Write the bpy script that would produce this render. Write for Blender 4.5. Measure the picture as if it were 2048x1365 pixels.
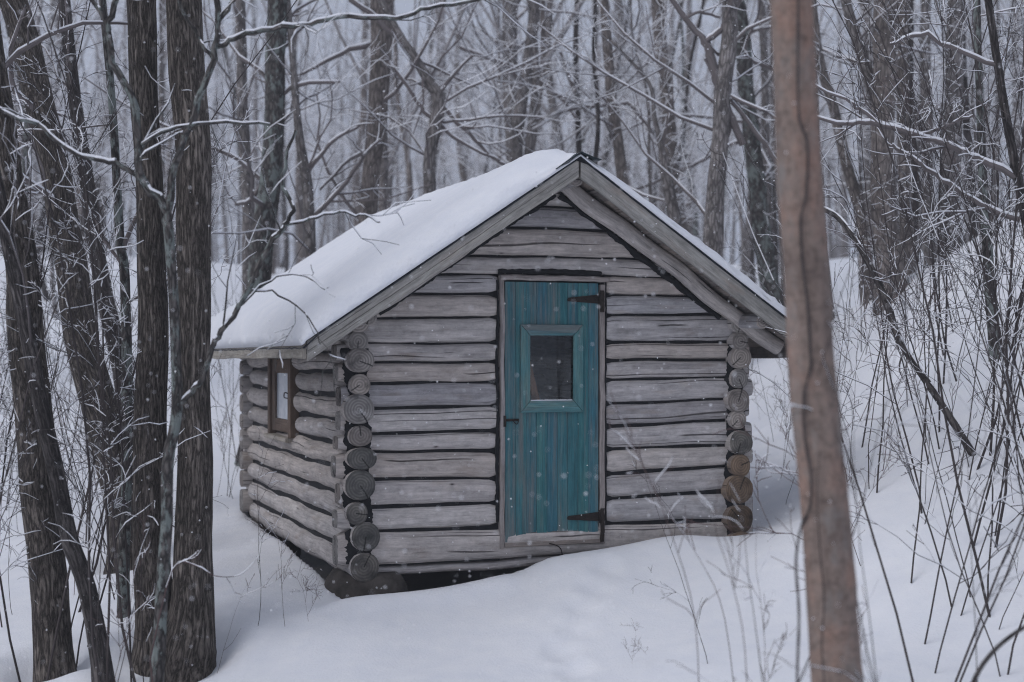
import bpy, math, random
import numpy as np
from mathutils import Vector, Matrix

for o in list(bpy.data.objects):
    bpy.data.objects.remove(o)
S = bpy.context.scene
COL = S.collection
random.seed(7)
rng = np.random.default_rng(7)

# ------------------------------------------------------------------ camera
FPX, HZ, CAMZ = 2844.0, 716.0, 1.61           # focal length in photo pixels, horizon row, eye height
cam_d = bpy.data.cameras.new('camera')
cam = bpy.data.objects.new('camera', cam_d)
COL.objects.link(cam)
cam.location = (0, 0, CAMZ)
cam.rotation_euler = (math.radians(90), 0, 0)
cam_d.sensor_width = 36.0
cam_d.lens = 50.0
cam_d.shift_y = (HZ - 682.5) / 2048.0
cam_d.clip_start = 0.05
cam_d.clip_end = 2000
cam_d.dof.use_dof = True
cam_d.dof.focus_distance = 10.7
cam_d.dof.aperture_fstop = 1.25
S.camera = cam

# ------------------------------------------------------------------ world, sun, exposure
SUN_EL, SUN_AZ = math.radians(48), math.radians(-125)     # azimuth measured from +Y towards +X
world = bpy.data.worlds.new('World')
S.world = world
world.use_nodes = True
wn, wl = world.node_tree.nodes, world.node_tree.links
wn.clear()
sky = wn.new('ShaderNodeTexSky')
sky.sky_type = 'NISHITA'
sky.sun_disc = False
sky.sun_elevation = SUN_EL
sky.sun_rotation = SUN_AZ
sky.air_density = 1.0
sky.dust_density = 6.0
hs = wn.new('ShaderNodeHueSaturation'); hs.inputs['Saturation'].default_value = 0.25
ov = wn.new('ShaderNodeMix'); ov.data_type = 'RGBA'
ov.inputs['Factor'].default_value = 0.62
ov.inputs['B'].default_value = (5.75, 6.5, 8.5, 1)        # even overcast cloud layer
bg = wn.new('ShaderNodeBackground'); bg.inputs['Strength'].default_value = 0.085
wo = wn.new('ShaderNodeOutputWorld')
wl.new(sky.outputs[0], hs.inputs['Color'])
wl.new(hs.outputs[0], ov.inputs['A'])
wl.new(ov.outputs['Result'], bg.inputs['Color'])
wl.new(bg.outputs[0], wo.inputs['Surface'])

sun_d = bpy.data.lights.new('sun', 'SUN')
sun_d.energy = 1.0
sun_d.angle = math.radians(40)
sun_d.color = (0.97, 0.96, 1.0)
sun = bpy.data.objects.new('sun', sun_d)
COL.objects.link(sun)
sun.rotation_euler = (math.radians(90) - SUN_EL, 0, math.pi - SUN_AZ)

S.view_settings.view_transform = 'Standard'
S.view_settings.look = 'None'
S.view_settings.gamma = 1.0
S.view_settings.use_curve_mapping = False
S.view_settings.exposure = -0.07
S.render.engine = 'CYCLES'
S.cycles.use_denoising = True
S.cycles.denoising_prefilter = 'NONE'
S.cycles.filter_width = 1.15
S.cycles.max_bounces = 6
S.cycles.diffuse_bounces = 2
S.cycles.use_adaptive_sampling = False
S.cycles.glossy_bounces = 3
S.cycles.transmission_bounces = 4
S.cycles.transparent_max_bounces = 8
S.cycles.volume_bounces = 1

# ------------------------------------------------------------------ helpers
def tag(o, label=None, cat=None, group=None, kind=None):
    if label: o['label'] = label
    if cat: o['category'] = cat
    if group: o['group'] = group
    if kind: o['kind'] = kind
    return o

def empty(name, loc=(0, 0, 0), rz=0.0, parent=None):
    o = bpy.data.objects.new(name, None)
    o.location = loc
    o.rotation_euler = (0, 0, rz)
    o.parent = parent
    o.empty_display_size = 0.1
    COL.objects.link(o)
    return o

class MB:
    """collects vertices, faces, uvs, material indices"""
    def __init__(s):
        s.v = []; s.f = []; s.uv = []; s.m = []; s.n = 0
    def add(s, v, f, uv, m):
        v = np.asarray(v, float)
        s.v.append(v)
        off = s.n
        s.f.extend([tuple(i + off for i in q) for q in f])
        s.uv.extend(uv)          # one list of (u,v) for each face
        if isinstance(m, int): m = [m] * len(f)
        s.m.extend(m)
        s.n += len(v)
    def mesh(s, name, mats, smooth=True):
        me = bpy.data.meshes.new(name)
        V = np.concatenate(s.v) if s.v else np.zeros((0, 3))
        me.from_pydata(V.tolist(), [], s.f)
        lay = me.uv_layers.new(name='UVMap')
        flat = [c for fu in s.uv for p in fu for c in p]
        lay.data.foreach_set('uv', flat)
        me.polygons.foreach_set('material_index', s.m)
        me.polygons.foreach_set('use_smooth', [smooth] * len(me.polygons))
        for m in mats: me.materials.append(m)
        me.update()
        return me
    def build(s, name, mats, parent=None, smooth=True):
        if not isinstance(mats, (list, tuple)): mats = [mats]
        o = bpy.data.objects.new(name, s.mesh(name, mats, smooth))
        o.parent = parent
        COL.objects.link(o)
        return o

def vec(*a): return np.array(a, float)

def unit(a):
    n = np.linalg.norm(a)
    return a / n if n > 1e-9 else a

def tube(mb, pts, rad, n, mat=0, snowmat=None, cap=True, snow_thr=0.3, rough=0.0, u0=0.0):
    """a tapered tube along a polyline"""
    P = np.asarray(pts, float); R = np.asarray(rad, float); k = len(P)
    T = np.gradient(P, axis=0)
    T /= np.maximum(np.linalg.norm(T, axis=1), 1e-9)[:, None]
    ref = vec(0, 0, 1) if abs(T[0][2]) < 0.8 else vec(1, 0, 0)
    A = np.cross(T, ref); A /= np.maximum(np.linalg.norm(A, axis=1), 1e-6)[:, None]
    B = np.cross(T, A)
    ang = np.arange(n) * 2 * math.pi / n + (math.pi / n if n < 6 else 0)
    ca, sa = np.cos(ang), np.sin(ang)
    rr = R[:, None] * np.ones((k, n))
    if rough: rr = rr * (1 + rough * rng.normal(size=(k, n)))
    V = P[:, None, :] + rr[..., None] * (ca[None, :, None] * A[:, None, :] + sa[None, :, None] * B[:, None, :])
    L = np.concatenate([[0], np.cumsum(np.linalg.norm(np.diff(P, axis=0), axis=1))]) + u0
    f = []; uv = []; m = []
    circ = 2 * math.pi * float(R.mean())
    for i in range(k - 1):
        for j in range(n):
            j2 = (j + 1) % n
            f.append((i * n + j, i * n + j2, (i + 1) * n + j2, (i + 1) * n + j))
            a0, a1 = circ * j / n, circ * (j + 1) / n
            uv.append(((L[i], a0), (L[i], a1), (L[i + 1], a1), (L[i + 1], a0)))
            mm = mat
            if snowmat is not None:
                am = ang[j] + math.pi / n
                nz = math.cos(am) * A[i][2] + math.sin(am) * B[i][2]
                if nz > snow_thr: mm = snowmat
            m.append(mm)
    V = V.reshape(-1, 3)
    if cap:
        f.append(tuple(range(n - 1, -1, -1))); uv.append([(ca[j] * R[0], sa[j] * R[0]) for j in range(n - 1, -1, -1)]); m.append(mat)
        o = (k - 1) * n
        f.append(tuple(o + j for j in range(n))); uv.append([(ca[j] * R[-1], sa[j] * R[-1]) for j in range(n)]); m.append(mat)
    mb.add(V, f, uv, m)

def smooth_poly(pts, sub=4):
    """Catmull-Rom through rows of numbers"""
    P = np.asarray(pts, float); out = []
    k = len(P)
    if k < 3: return np.array([P[0] + (P[-1] - P[0]) * t for t in np.linspace(0, 1, sub + 1)])
    for i in range(k - 1):
        p0 = P[max(i - 1, 0)]; p1 = P[i]; p2 = P[i + 1]; p3 = P[min(i + 2, k - 1)]
        for t in np.arange(sub) / sub:
            out.append(0.5 * ((2 * p1) + (-p0 + p2) * t + (2 * p0 - 5 * p1 + 4 * p2 - p3) * t * t + (-p0 + 3 * p1 - 3 * p2 + p3) * t ** 3))
    out.append(P[-1])
    return np.array(out)

def board(mb, origin, along, across, thick, bev=0.004, mat=0, warp=0.0, nseg=1, u0=None):
    """a bevelled board: origin corner, three edge vectors (along carries the grain)"""
    o = np.asarray(origin, float); a = np.asarray(along, float); b = np.asarray(across, float); c = np.asarray(thick, float)
    la, lb, lc = np.linalg.norm(a), np.linalg.norm(b), np.linalg.norm(c)
    if u0 is None: u0 = random.uniform(0, 20)
    v0 = random.uniform(0, 20)
    eb, ec = bev / lb, bev / lc
    prof = [(eb, 0), (1 - eb, 0), (1, ec), (1, 1 - ec), (1 - eb, 1), (eb, 1), (0, 1 - ec), (0, ec)]
    n = 8
    per = [0.0]
    for i in range(n):
        p, q = prof[i], prof[(i + 1) % n]
        per.append(per[-1] + math.hypot((q[0] - p[0]) * lb, (q[1] - p[1]) * lc))
    V = []; f = []; uv = []
    st = np.linspace(0, 1, nseg + 1)
    w = rng.normal(size=(nseg + 1, 2)) * warp
    for i, t in enumerate(st):
        for (x, y) in prof:
            V.append(o + a * t + b * x + c * y + unit(b) * w[i][0] + unit(c) * w[i][1] * .5)
    for i in range(nseg):
        for j in range(n):
            j2 = (j + 1) % n
            f.append((i * n + j, (i + 1) * n + j, (i + 1) * n + j2, i * n + j2))
            uv.append([(u0 + st[i] * la, v0 + per[j]), (u0 + st[i + 1] * la, v0 + per[j]), (u0 + st[i + 1] * la, v0 + per[j + 1]), (u0 + st[i] * la, v0 + per[j + 1])])
    f.append(tuple(range(n))); uv.append([(u0 + x * lb * .1, v0 + y * lc) for x, y in prof])
    q = nseg * n
    f.append(tuple(q + j for j in range(n - 1, -1, -1))); uv.append([(u0 + x * lb * .1, v0 + y * lc) for x, y in prof[::-1]])
    # orientation: flip when the frame is left-handed
    if np.dot(np.cross(a, b), c) > 0:
        f = [t[::-1] for t in f]; uv = [list(t)[::-1] for t in uv]
    f = [t[::-1] for t in f]; uv = [list(t)[::-1] for t in uv]
    mb.add(V, f, uv, mat)

def one_board(name, mat, parent, *a, **k):
    mb = MB(); board(mb, *a, **k)
    return mb.build(name, mat, parent, smooth=False)

# ------------------------------------------------------------------ materials
class NT:
    def __init__(s, name):
        s.mat = bpy.data.materials.new(name); s.mat.use_nodes = True
        s.t = s.mat.node_tree; s.n = s.t.nodes; s.l = s.t.links
        s.bsdf = s.n['Principled BSDF']; s.out = s.n['Material Output']
        s.bsdf.inputs['Specular IOR Level'].default_value = 0.25
    def node(s, kind, **kw):
        nd = s.n.new(kind)
        for k, v in kw.items(): setattr(nd, k, v)
        return nd
    def set(s, nd, **kw):
        for k, v in kw.items():
            nd.inputs[k.replace('_', ' ')].default_value = v
        return nd
    def link(s, a, b): s.l.new(a, b)
    def coord(s, kind='UV', scale=(1, 1, 1), rand=True):
        tc = s.node('ShaderNodeTexCoord'); mp = s.node('ShaderNodeMapping')
        mp.inputs['Scale'].default_value = scale
        s.link(tc.outputs[kind], mp.inputs['Vector'])
        if rand:
            oi = s.node('ShaderNodeObjectInfo'); mu = s.node('ShaderNodeVectorMath', operation='SCALE')
            cb = s.node('ShaderNodeCombineXYZ')
            s.link(oi.outputs['Random'], cb.inputs[0]); s.link(oi.outputs['Random'], cb.inputs[1]); s.link(oi.outputs['Random'], cb.inputs[2])
            s.link(cb.outputs[0], mu.inputs[0]); mu.inputs['Scale'].default_value = 37.0
            s.link(mu.outputs[0], mp.inputs['Location'])
        return mp.outputs[0]
    def noise(s, co, scale, detail=4, rough=.55, dist=0.0):
        nd = s.node('ShaderNodeTexNoise')
        s.link(co, nd.inputs['Vector'])
        nd.inputs['Scale'].default_value = scale; nd.inputs['Detail'].default_value = detail
        nd.inputs['Roughness'].default_value = rough; nd.inputs['Distortion'].default_value = dist
        return nd.outputs['Fac']
    def ramp(s, fac, stops, interp='LINEAR'):
        nd = s.node('ShaderNodeValToRGB'); nd.color_ramp.interpolation = interp
        cr = nd.color_ramp
        while len(cr.elements) < len(stops): cr.elements.new(0.5)
        for e, (p, c) in zip(cr.elements, stops):
            e.position = p
            e.color = (c, c, c, 1) if isinstance(c, (int, float)) else (*c, 1)
        s.link(fac, nd.inputs[0])
        return nd.outputs[0]
    def mix(s, fac, a, b, mode='MIX'):
        nd = s.node('ShaderNodeMix', data_type='RGBA', blend_type=mode)
        for sock, v in ((nd.inputs['Factor'], fac), (nd.inputs['A'], a), (nd.inputs['B'], b)):
            if isinstance(v, (int, float)): sock.default_value = v
            elif isinstance(v, tuple): sock.default_value = (*v, 1)
            else: s.link(v, sock)
        return nd.outputs['Result']
    def math(s, op, a, b=None, c=None):
        nd = s.node('ShaderNodeMath', operation=op)
        for i, v in enumerate((a, b, c)):
            if v is None: continue
            if isinstance(v, (int, float)): nd.inputs[i].default_value = v
            else: s.link(v, nd.inputs[i])
        return nd.outputs[0]
    def bump(s, h, strength=.3, dist=.01, prev=None):
        nd = s.node('ShaderNodeBump'); nd.inputs['Strength'].default_value = strength; nd.inputs['Distance'].default_value = dist
        s.link(h, nd.inputs['Height'])
        if prev is not None: s.link(prev, nd.inputs['Normal'])
        return nd.outputs[0]
    def done(s, col, rough=.8, normal=None):
        if isinstance(col, tuple): s.bsdf.inputs['Base Color'].default_value = (*col, 1)
        else: s.link(col, s.bsdf.inputs['Base Color'])
        if isinstance(rough, (int, float)): s.bsdf.inputs['Roughness'].default_value = rough
        else: s.link(rough, s.bsdf.inputs['Roughness'])
        if normal is not None: s.link(normal, s.bsdf.inputs['Normal'])
        return s.mat

def m_snow(name, scale=60, amt=.25):
    k = NT(name); co = k.coord('Object', rand=False)
    a = k.noise(co, 5, 5, .6); b = k.noise(co, scale, 4, .65); g = k.noise(co, 420, 2, .6)
    col = k.ramp(a, [(.3, (.80, .82, .87)), (.7, (.87, .88, .91))])
    h = k.math('ADD', k.math('MULTIPLY', a, .25 * .03), k.math('ADD', k.math('MULTIPLY', b, amt * .008), k.math('MULTIPLY', g, .25 * .003)))
    return k.done(col, .62, k.bump(h, 1.0, 1.0))

def m_simple(name, col, var=.35, scale=(3, 40, 1)):
    k = NT(name); co = k.coord('UV', scale)
    n = k.noise(co, 1, 3, .7)
    return k.done(k.mix(1.0, col, k.ramp(n, [(.3, 1 - var), (.7, 1 + var)]), 'MULTIPLY'), .9)

def m_wood(name, tones, dark=(.012, .011, .012), crack=1.0, warm=(.33, .275, .235), streak=.26, knots=True):
    """weathered timber, grain along UV.x (metres)"""
    k = NT(name); co = k.coord('UV')
    def sc(v):
        mp = k.node('ShaderNodeMapping'); mp.inputs['Scale'].default_value = v; k.link(co, mp.inputs['Vector']); return mp.outputs[0]
    big = k.noise(sc((1.1, 6, 1)), 1.2, 5, .65)
    grain = k.noise(sc((1.3, 34, 1)), 1.0, 7, .72, .15)
    fine = k.noise(sc((4, 66, 1)), 1.0, 6, .8)
    col = k.ramp(big, [(.22, tones[0]), (.48, tones[1]), (.78, tones[2])])
    col = k.mix(1.0, col, k.ramp(grain, [(.30, 1 - streak), (.5, 1.0), (.72, 1.0 + streak * .4)]), 'MULTIPLY')
    col = k.mix(1.0, col, k.ramp(fine, [(.28, .62), (.52, 1.0), (.75, 1.22)]), 'MULTIPLY')
    oi = k.node('ShaderNodeObjectInfo')
    tone = k.ramp(oi.outputs['Random'], [(0, (.74, .74, .77)), (.2, (1.08, 1.03, .99)), (.4, (.90, .92, .96)), (.6, (1.02, .94, .87)), (.8, (1.16, 1.13, 1.10)), (1, (.80, .76, .73))])
    col = k.mix(1.0, col, tone, 'MULTIPLY')
    w = k.ramp(k.noise(sc((1.6, 6, 1)), 1.7, 4, .6), [(.55, 0.0), (.72, .55)])
    col = k.mix(w, col, warm)
    stain = k.noise(sc((2.6, 9, 1)), 1.5, 6, .7)
    col = k.mix(k.ramp(stain, [(.54, 0.0), (.78, .45)]), col, tuple(c * .5 for c in tones[0]))
    mot = k.noise(sc((5.5, 15, 1)), 1.0, 6, .75)
    col = k.mix(1.0, col, k.ramp(mot, [(.28, .66), (.5, 1.0), (.72, 1.26)]), 'MULTIPLY')
    gm = k.noise(sc((2.2, 5, 1)), 2.0, 5, .7)
    col = k.mix(k.ramp(gm, [(.60, 0.0), (.72, .35)]), col, (.20, .21, .19))
    # drying checks: a few long ones and many short ones
    vy = k.node('ShaderNodeSeparateXYZ'); k.link(co, vy.inputs[0])
    def check(freq, wav, nx_, ny_, w, g0, gx, gy):
        ph = k.math('ADD', k.math('MULTIPLY', vy.outputs[1], freq), k.math('MULTIPLY', k.noise(sc((nx_, ny_, 1)), 1.0, 3, .5), wav))
        d = k.math('ABSOLUTE', k.math('SUBTRACT', k.math('FRACT', ph), .5))
        ln = k.ramp(d, [(0.0, .85), (w * .45, .65), (w, 0.0)])
        gt = k.ramp(k.noise(sc((gx, gy, 1)), 1.0, 2, .5), [(g0, 0.0), (g0 + .04, 1.0)])
        return k.math('MULTIPLY', ln, gt)
    line = k.math('MAXIMUM', check(6.0, .55, .38, .8, .026, .46, .32, 3.2), check(15.0, .8, .9, 2.0, .042, .60, 1.1, 9.0))
    line = k.math('MULTIPLY', line, crack)
    col = k.mix(line, col, dark)
    frost = k.ramp(k.noise(sc((55, 60, 1)), 1, 3, .6), [(.69, 0.0), (.74, .5)])
    col = k.mix(frost, col, (.72, .74, .78))
    h = k.math('SUBTRACT', k.math('ADD', k.math('MULTIPLY', big, .006), k.math('MULTIPLY', grain, .006)), k.math('MULTIPLY', line, .014))
    if knots:
        vo = k.node('ShaderNodeTexVoronoi'); vo.inputs['Scale'].default_value = 1.0; vo.inputs['Randomness'].default_value = 1.0
        k.link(sc((2.6, 4.4, 1)), vo.inputs['Vector'])
        kn = k.ramp(vo.outputs['Distance'], [(0.0, 1.0), (.03, .9), (.05, .3), (.085, 0.0)])
        cs = k.node('ShaderNodeSeparateColor'); k.link(vo.outputs['Color'], cs.inputs[0])
        kn = k.math('MULTIPLY', kn, k.ramp(cs.outputs[0], [(.45, 0.0), (.5, 1.0)]))
        col = k.mix(kn, col, (.045, .036, .034))
    return k.done(col, .85, k.bump(h, 1.0, 1.0))

def m_endgrain(name, a, b, c):
    k = NT(name); co = k.coord('UV', rand=False)
    ln = k.node('ShaderNodeVectorMath', operation='LENGTH'); 
    wob = k.noise(co, 14, 3, .5)
    k.link(co, ln.inputs[0])
    r = k.math('ADD', ln.outputs['Value'], k.math('MULTIPLY', wob, .012))
    ring = k.math('SINE', k.math('MULTIPLY', r, 300.0))
    ring = k.math('MULTIPLY_ADD', ring, .5, .5)
    cr = k.coord('UV', rand=True)
    blot = k.noise(cr, 9, 5, .65)
    col = k.ramp(blot, [(.3, c), (.48, b), (.7, a)])
    col = k.mix(k.math('MULTIPLY', k.math('MULTIPLY', ring, blot), .75), col, (.03, .028, .028))
    oi = k.node('ShaderNodeObjectInfo')
    tone = k.ramp(oi.outputs['Random'], [(0, (.55, .53, .52)), (.4, (1.0, .97, .95)), (.75, (.75, .78, .80)), (1, (1.15, 1.1, 1.05))])
    col = k.mix(1.0, col, tone, 'MULTIPLY')
    # radial check
    sp = k.node('ShaderNodeSeparateXYZ'); k.link(co, sp.inputs[0])
    th = k.math('ARCTAN2', sp.outputs[1], sp.outputs[0])
    th = k.math('ADD', th, k.math('MULTIPLY_ADD', oi.outputs['Random'], 5.0, -2.5))
    th = k.math('ADD', th, k.math('MULTIPLY', k.noise(co, 30, 2), .25))
    ck = k.ramp(k.math('MULTIPLY', k.math('ABSOLUTE', th), ln.outputs['Value']), [(0, 1.0), (.0028, .85), (.006, 0.0)])
    col = k.mix(ck, col, (.01, .01, .01))
    fib = k.noise(co, 240, 3, .6)
    nrm = k.bump(ring, .35, .003); nrm = k.bump(fib, .3, .003, nrm)
    return k.done(col, .9, nrm)

def m_bark(name, lo, mid, hi, ridge=34, stretch=5, lichen=None, depth=.012, dust=.0, bands=0, light=False, fissure=False):
    k = NT(name); co = k.coord('UV')
    def sc(v):
        mp = k.node('ShaderNodeMapping'); mp.inputs['Scale'].default_value = v; k.link(co, mp.inputs['Vector']); return mp.outputs[0]
    vo = k.node('ShaderNodeTexVoronoi', feature='DISTANCE_TO_EDGE'); vo.inputs['Scale'].default_value = 1
    wv = k.node('ShaderNodeVectorMath', operation='ADD')
    k.link(sc((ridge / stretch, ridge, 1)), wv.inputs[0])
    nz = k.node('ShaderNodeTexNoise'); k.link(sc((6, 22, 1)), nz.inputs['Vector']); nz.inputs['Scale'].default_value = 1; nz.inputs['Detail'].default_value = 3
    k.link(nz.outputs['Color'], wv.inputs[1]); k.link(wv.outputs[0], vo.inputs['Vector'])
    furrow = k.ramp(vo.outputs['Distance'], [(.02, 0.0), (.28, 1.0)])
    if fissure:
        fn = k.noise(sc((ridge / 11, ridge * .62, 1)), 1, 5, .62, .5)
        furrow = k.ramp(k.math('ABSOLUTE', k.math('SUBTRACT', fn, .5)), [(0.0, 0.0), (.045, .45), (.14, 1.0)])
    big = k.noise(sc((1.5, 3, 1)), 1.4, 5, .6)
    fine = k.noise(sc((30, 110, 1)), 1, 4, .65)
    col = k.ramp(furrow, [(0, lo), (.55, mid), (1, hi)])
    col = k.mix(1.0, col, k.ramp(big, [(.3, .62), (.7, 1.25)]), 'MULTIPLY')
    col = k.mix(1.0, col, k.ramp(fine, [(.3, .75), (.7, 1.2)]), 'MULTIPLY')
    if bands:
        bn = k.noise(sc((42, 3.5, 1)), 1, 3, .6)
        col = k.mix(k.ramp(bn, [(.52, 0.0), (.68, .55)]), col, tuple(c * .4 for c in mid))
        sp = k.noise(sc((16, 26, 1)), 1, 4, .6)
        col = k.mix(k.ramp(sp, [(.55, 0.0), (.66, .5)]), col, (.30, .28, .27))
    if lichen:
        lf = k.ramp(k.noise(sc((5, 9, 1)), 1.3, 5, .7), [(.50, 0.0), (.58, .85)])
        col = k.mix(lf, col, lichen)
    if dust:
        df = k.ramp(k.noise(sc((19, 34, 1)), 1, 6, .8), [(.68 - dust * .1, 0.0), (.76 - dust * .1, .8)])
        col = k.mix(df, col, (.78, .80, .84))
    if light: return k.done(col, .9)
    h = k.math('ADD', k.math('MULTIPLY', furrow, .9 * depth), k.math('MULTIPLY', fine, .35 * .004))
    return k.done(col, .9, k.bump(h, 1.0, 1.0))

def m_plain(name, col, rough=.6, var=.25, scale=8, metal=0.0, bump=.2):
    k = NT(name); co = k.coord('Object')
    nz = k.noise(co, scale, 5, .6)
    c = k.mix(1.0, col, k.ramp(nz, [(.3, 1 - var), (.7, 1 + var)]), 'MULTIPLY')
    k.bsdf.inputs['Metallic'].default_value = metal
    return k.done(c, rough, k.bump(k.noise(co, scale * 6, 4, .6), bump, .004))

def m_door(name, base, wear=0.0):
    """worn teal paint over grey boards, grain along UV.x"""
    k = NT(name); co = k.coord('UV')
    def sc(v):
        mp = k.node('ShaderNodeMapping'); mp.inputs['Scale'].default_value = v; k.link(co, mp.inputs['Vector']); return mp.outputs[0]
    oi = k.node('ShaderNodeObjectInfo')
    big = k.noise(sc((1.5, 9, 1)), 1.2, 6, .65)
    grain = k.noise(sc((1.6, 55, 1)), 1, 7, .75)
    fine = k.noise(sc((7, 90, 1)), 1, 6, .8)
    col = k.ramp(big, [(.28, tuple(c * .68 for c in base)), (.48, base), (.72, (base[0] * 2.0 + .012, base[1] * 1.25, base[2] * 1.02))])
    tone = k.ramp(oi.outputs['Random'], [(0, (.92, 1.02, .96)), (.33, (1.0, .95, 1.04)), (.66, (1.06, 1.06, 1.02)), (1, (.95, .90, .97))])
    col = k.mix(1.0, col, tone, 'MULTIPLY')
    col = k.mix(1.0, col, k.ramp(grain, [(.30, .62), (.5, 1.0), (.75, 1.2)]), 'MULTIPLY')
    wr = k.math('ADD', k.noise(sc((.9, 22, 1)), 1.2, 7, .75), k.math('MULTIPLY_ADD', oi.outputs['Random'], .12, -.08 + wear))
    col = k.mix(k.ramp(wr, [(.50, 0.0), (.66, .70)]), col, (.185, .185, .18))
    rw = k.ramp(k.noise(sc((1.3, 12, 1)), 1.4, 6, .7), [(.60, 0.0), (.72, .65)])
    col = k.mix(rw, col, (.085, .055, .042))
    col = k.mix(.8, col, k.ramp(fine, [(.3, .6), (.65, 1.15)]), 'MULTIPLY')
    nrm = k.bump(grain, 1.0, .004)
    return k.done(col, .72, nrm)

M = {}
M['snow'] = m_snow('snow', 55, .7)
M['snow_branch'] = m_simple('branch_snow', (.84, .85, .89), .05, (40, 40, 1))
M['log'] = m_wood('weathered_log', [(.33, .32, .325), (.45, .435, .435), (.55, .525, .515)])
M['trim'] = m_wood('weathered_trim', [(.22, .21, .19), (.34, .325, .295), (.44, .42, .38)], crack=.5, knots=False)
M['soffit'] = m_wood('soffit_plank', [(.17, .15, .14), (.25, .225, .21), (.32, .29, .27)], crack=.4)
M['jamb'] = m_wood('door_jamb_wood', [(.22, .20, .19), (.34, .31, .30), (.42, .39, .38)], crack=.3)
M['brown'] = m_wood('brown_window_wood', [(.085, .062, .050), (.13, .098, .080), (.18, .138, .112)], crack=.3, warm=(.18, .10, .06))
M['orange'] = m_wood('orange_board', [(.42, .18, .10), (.52, .24, .13), (.58, .29, .16)], crack=.1, warm=(.36, .15, .07))
M['end'] = m_endgrain('log_end_grain', (.44, .41, .385), (.31, .285, .27), (.10, .095, .092))
M['end_warm'] = m_endgrain('brown_log_end', (.27, .20, .145), (.19, .14, .10), (.07, .055, .045))
M['end_dark'] = m_endgrain('stained_log_end', (.24, .225, .205), (.13, .125, .118), (.05, .05, .05))
M['log_warm'] = m_wood('brown_weathered_log', [(.16, .125, .10), (.27, .215, .175), (.36, .30, .25)])
M['tar'] = m_plain('black_tar', (.010, .011, .013), .75, .5, 20, bump=.8)
M['felt'] = m_plain('roofing_felt', (.022, .026, .036), .6, .4, 14)
M['cap'] = m_plain('ridge_cap_sheet', (.018, .030, .036), .35, .4, 10, metal=.3)
M['iron'] = m_plain('rusty_iron', (.020, .015, .013), .7, .5, 30, bump=.5)
M['stone'] = m_plain('dark_stone', (.060, .053, .048), .9, .5, 9, bump=.9)
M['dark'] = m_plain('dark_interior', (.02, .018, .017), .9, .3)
M['earth'] = m_plain('bare_soil', (.035, .028, .024), .95, .5, 12, bump=.9)
M['door'] = m_door('teal_paint', (.042, .160, .192), .05)
M['doorframe'] = m_door('pale_teal_paint', (.085, .215, .225), .05)
M['bark_furrow'] = m_bark('furrowed_bark', (.028, .024, .021), (.115, .099, .088), (.205, .178, .158), 58, 8, dust=.15, fissure=True)
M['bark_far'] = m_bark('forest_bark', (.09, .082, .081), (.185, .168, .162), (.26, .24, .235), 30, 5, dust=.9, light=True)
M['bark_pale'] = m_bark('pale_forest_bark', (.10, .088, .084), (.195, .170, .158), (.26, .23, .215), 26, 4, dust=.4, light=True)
def m_beech():
    k = NT('smooth_tan_bark'); co = k.coord('UV', rand=False)
    def sc(v):
        mp = k.node('ShaderNodeMapping'); mp.inputs['Scale'].default_value = v; k.link(co, mp.inputs['Vector']); return mp.outputs[0]
    big = k.noise(sc((2.2, 3.5, 1)), 1.3, 5, .65); sp = k.noise(sc((24, 30, 1)), 1, 7, .78); bn = k.noise(sc((20, 9, 1)), 1, 5, .7)
    col = k.ramp(big, [(.28, (.13, .10, .088)), (.5, (.235, .182, .155)), (.66, (.29, .19, .15)), (.8, (.34, .25, .21))])
    col = k.mix(1.0, col, k.ramp(sp, [(.3, .45), (.5, 1.0), (.7, 1.3)]), 'MULTIPLY')
    col = k.mix(k.ramp(bn, [(.54, 0.0), (.66, .55)]), col, (.085, .066, .058))
    gr = k.ramp(k.noise(sc((3, 6, 1)), 1.4, 5, .7), [(.54, 0.0), (.66, .5)])
    col = k.mix(gr, col, (.25, .245, .235))
    return k.done(col, .85, k.bump(k.math('ADD', sp, bn), .8, .003))
M['bark_smooth'] = m_beech()
M['bark_lichen'] = m_bark('lichen_bark', (.035, .033, .033), (.075, .068, .065), (.12, .11, .105), 30, 3, lichen=(.19, .22, .21), dust=.3, depth=.005)
M['bark_dark'] = m_bark('dark_bark', (.026, .023, .023), (.072, .064, .063), (.13, .117, .113), 40, 4, dust=.6, fissure=True)
M['twig'] = m_simple('twig_bark', (.15, .132, .132))
M['twig_red'] = m_simple('reddish_twig_bark', (.10, .066, .064))
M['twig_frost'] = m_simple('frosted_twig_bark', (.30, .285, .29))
M['sapling'] = m_simple('sapling_bark', (.062, .053, .053))
M['flake'] = m_plain('snowflake', (.9, .9, .93), .6, .02)

kg = NT('window_glass')
fr = kg.node('ShaderNodeFresnel'); fr.inputs['IOR'].default_value = 1.52
tr = kg.node('ShaderNodeBsdfTransparent'); tr.inputs['Color'].default_value = (.80, .86, .90, 1)
gl = kg.node('ShaderNodeBsdfGlossy'); gl.inputs['Roughness'].default_value = .015
mx = kg.node('ShaderNodeMixShader')
kg.link(kg.math('MULTIPLY', fr.outputs[0], .9), mx.inputs[0]); kg.link(tr.outputs[0], mx.inputs[1]); kg.link(gl.outputs[0], mx.inputs[2])
kg.link(mx.outputs[0], kg.out.inputs['Surface'])
M['glass'] = kg.mat
kf = NT('frosted_pane'); cof = kf.coord('Object')
kf.bsdf.inputs['Specular IOR Level'].default_value = .7
M['frost'] = kf.done(kf.ramp(kf.noise(cof, 7, 5, .65), [(.3, (.26, .29, .34)), (.7, (.42, .45, .50))]), .18)

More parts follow.
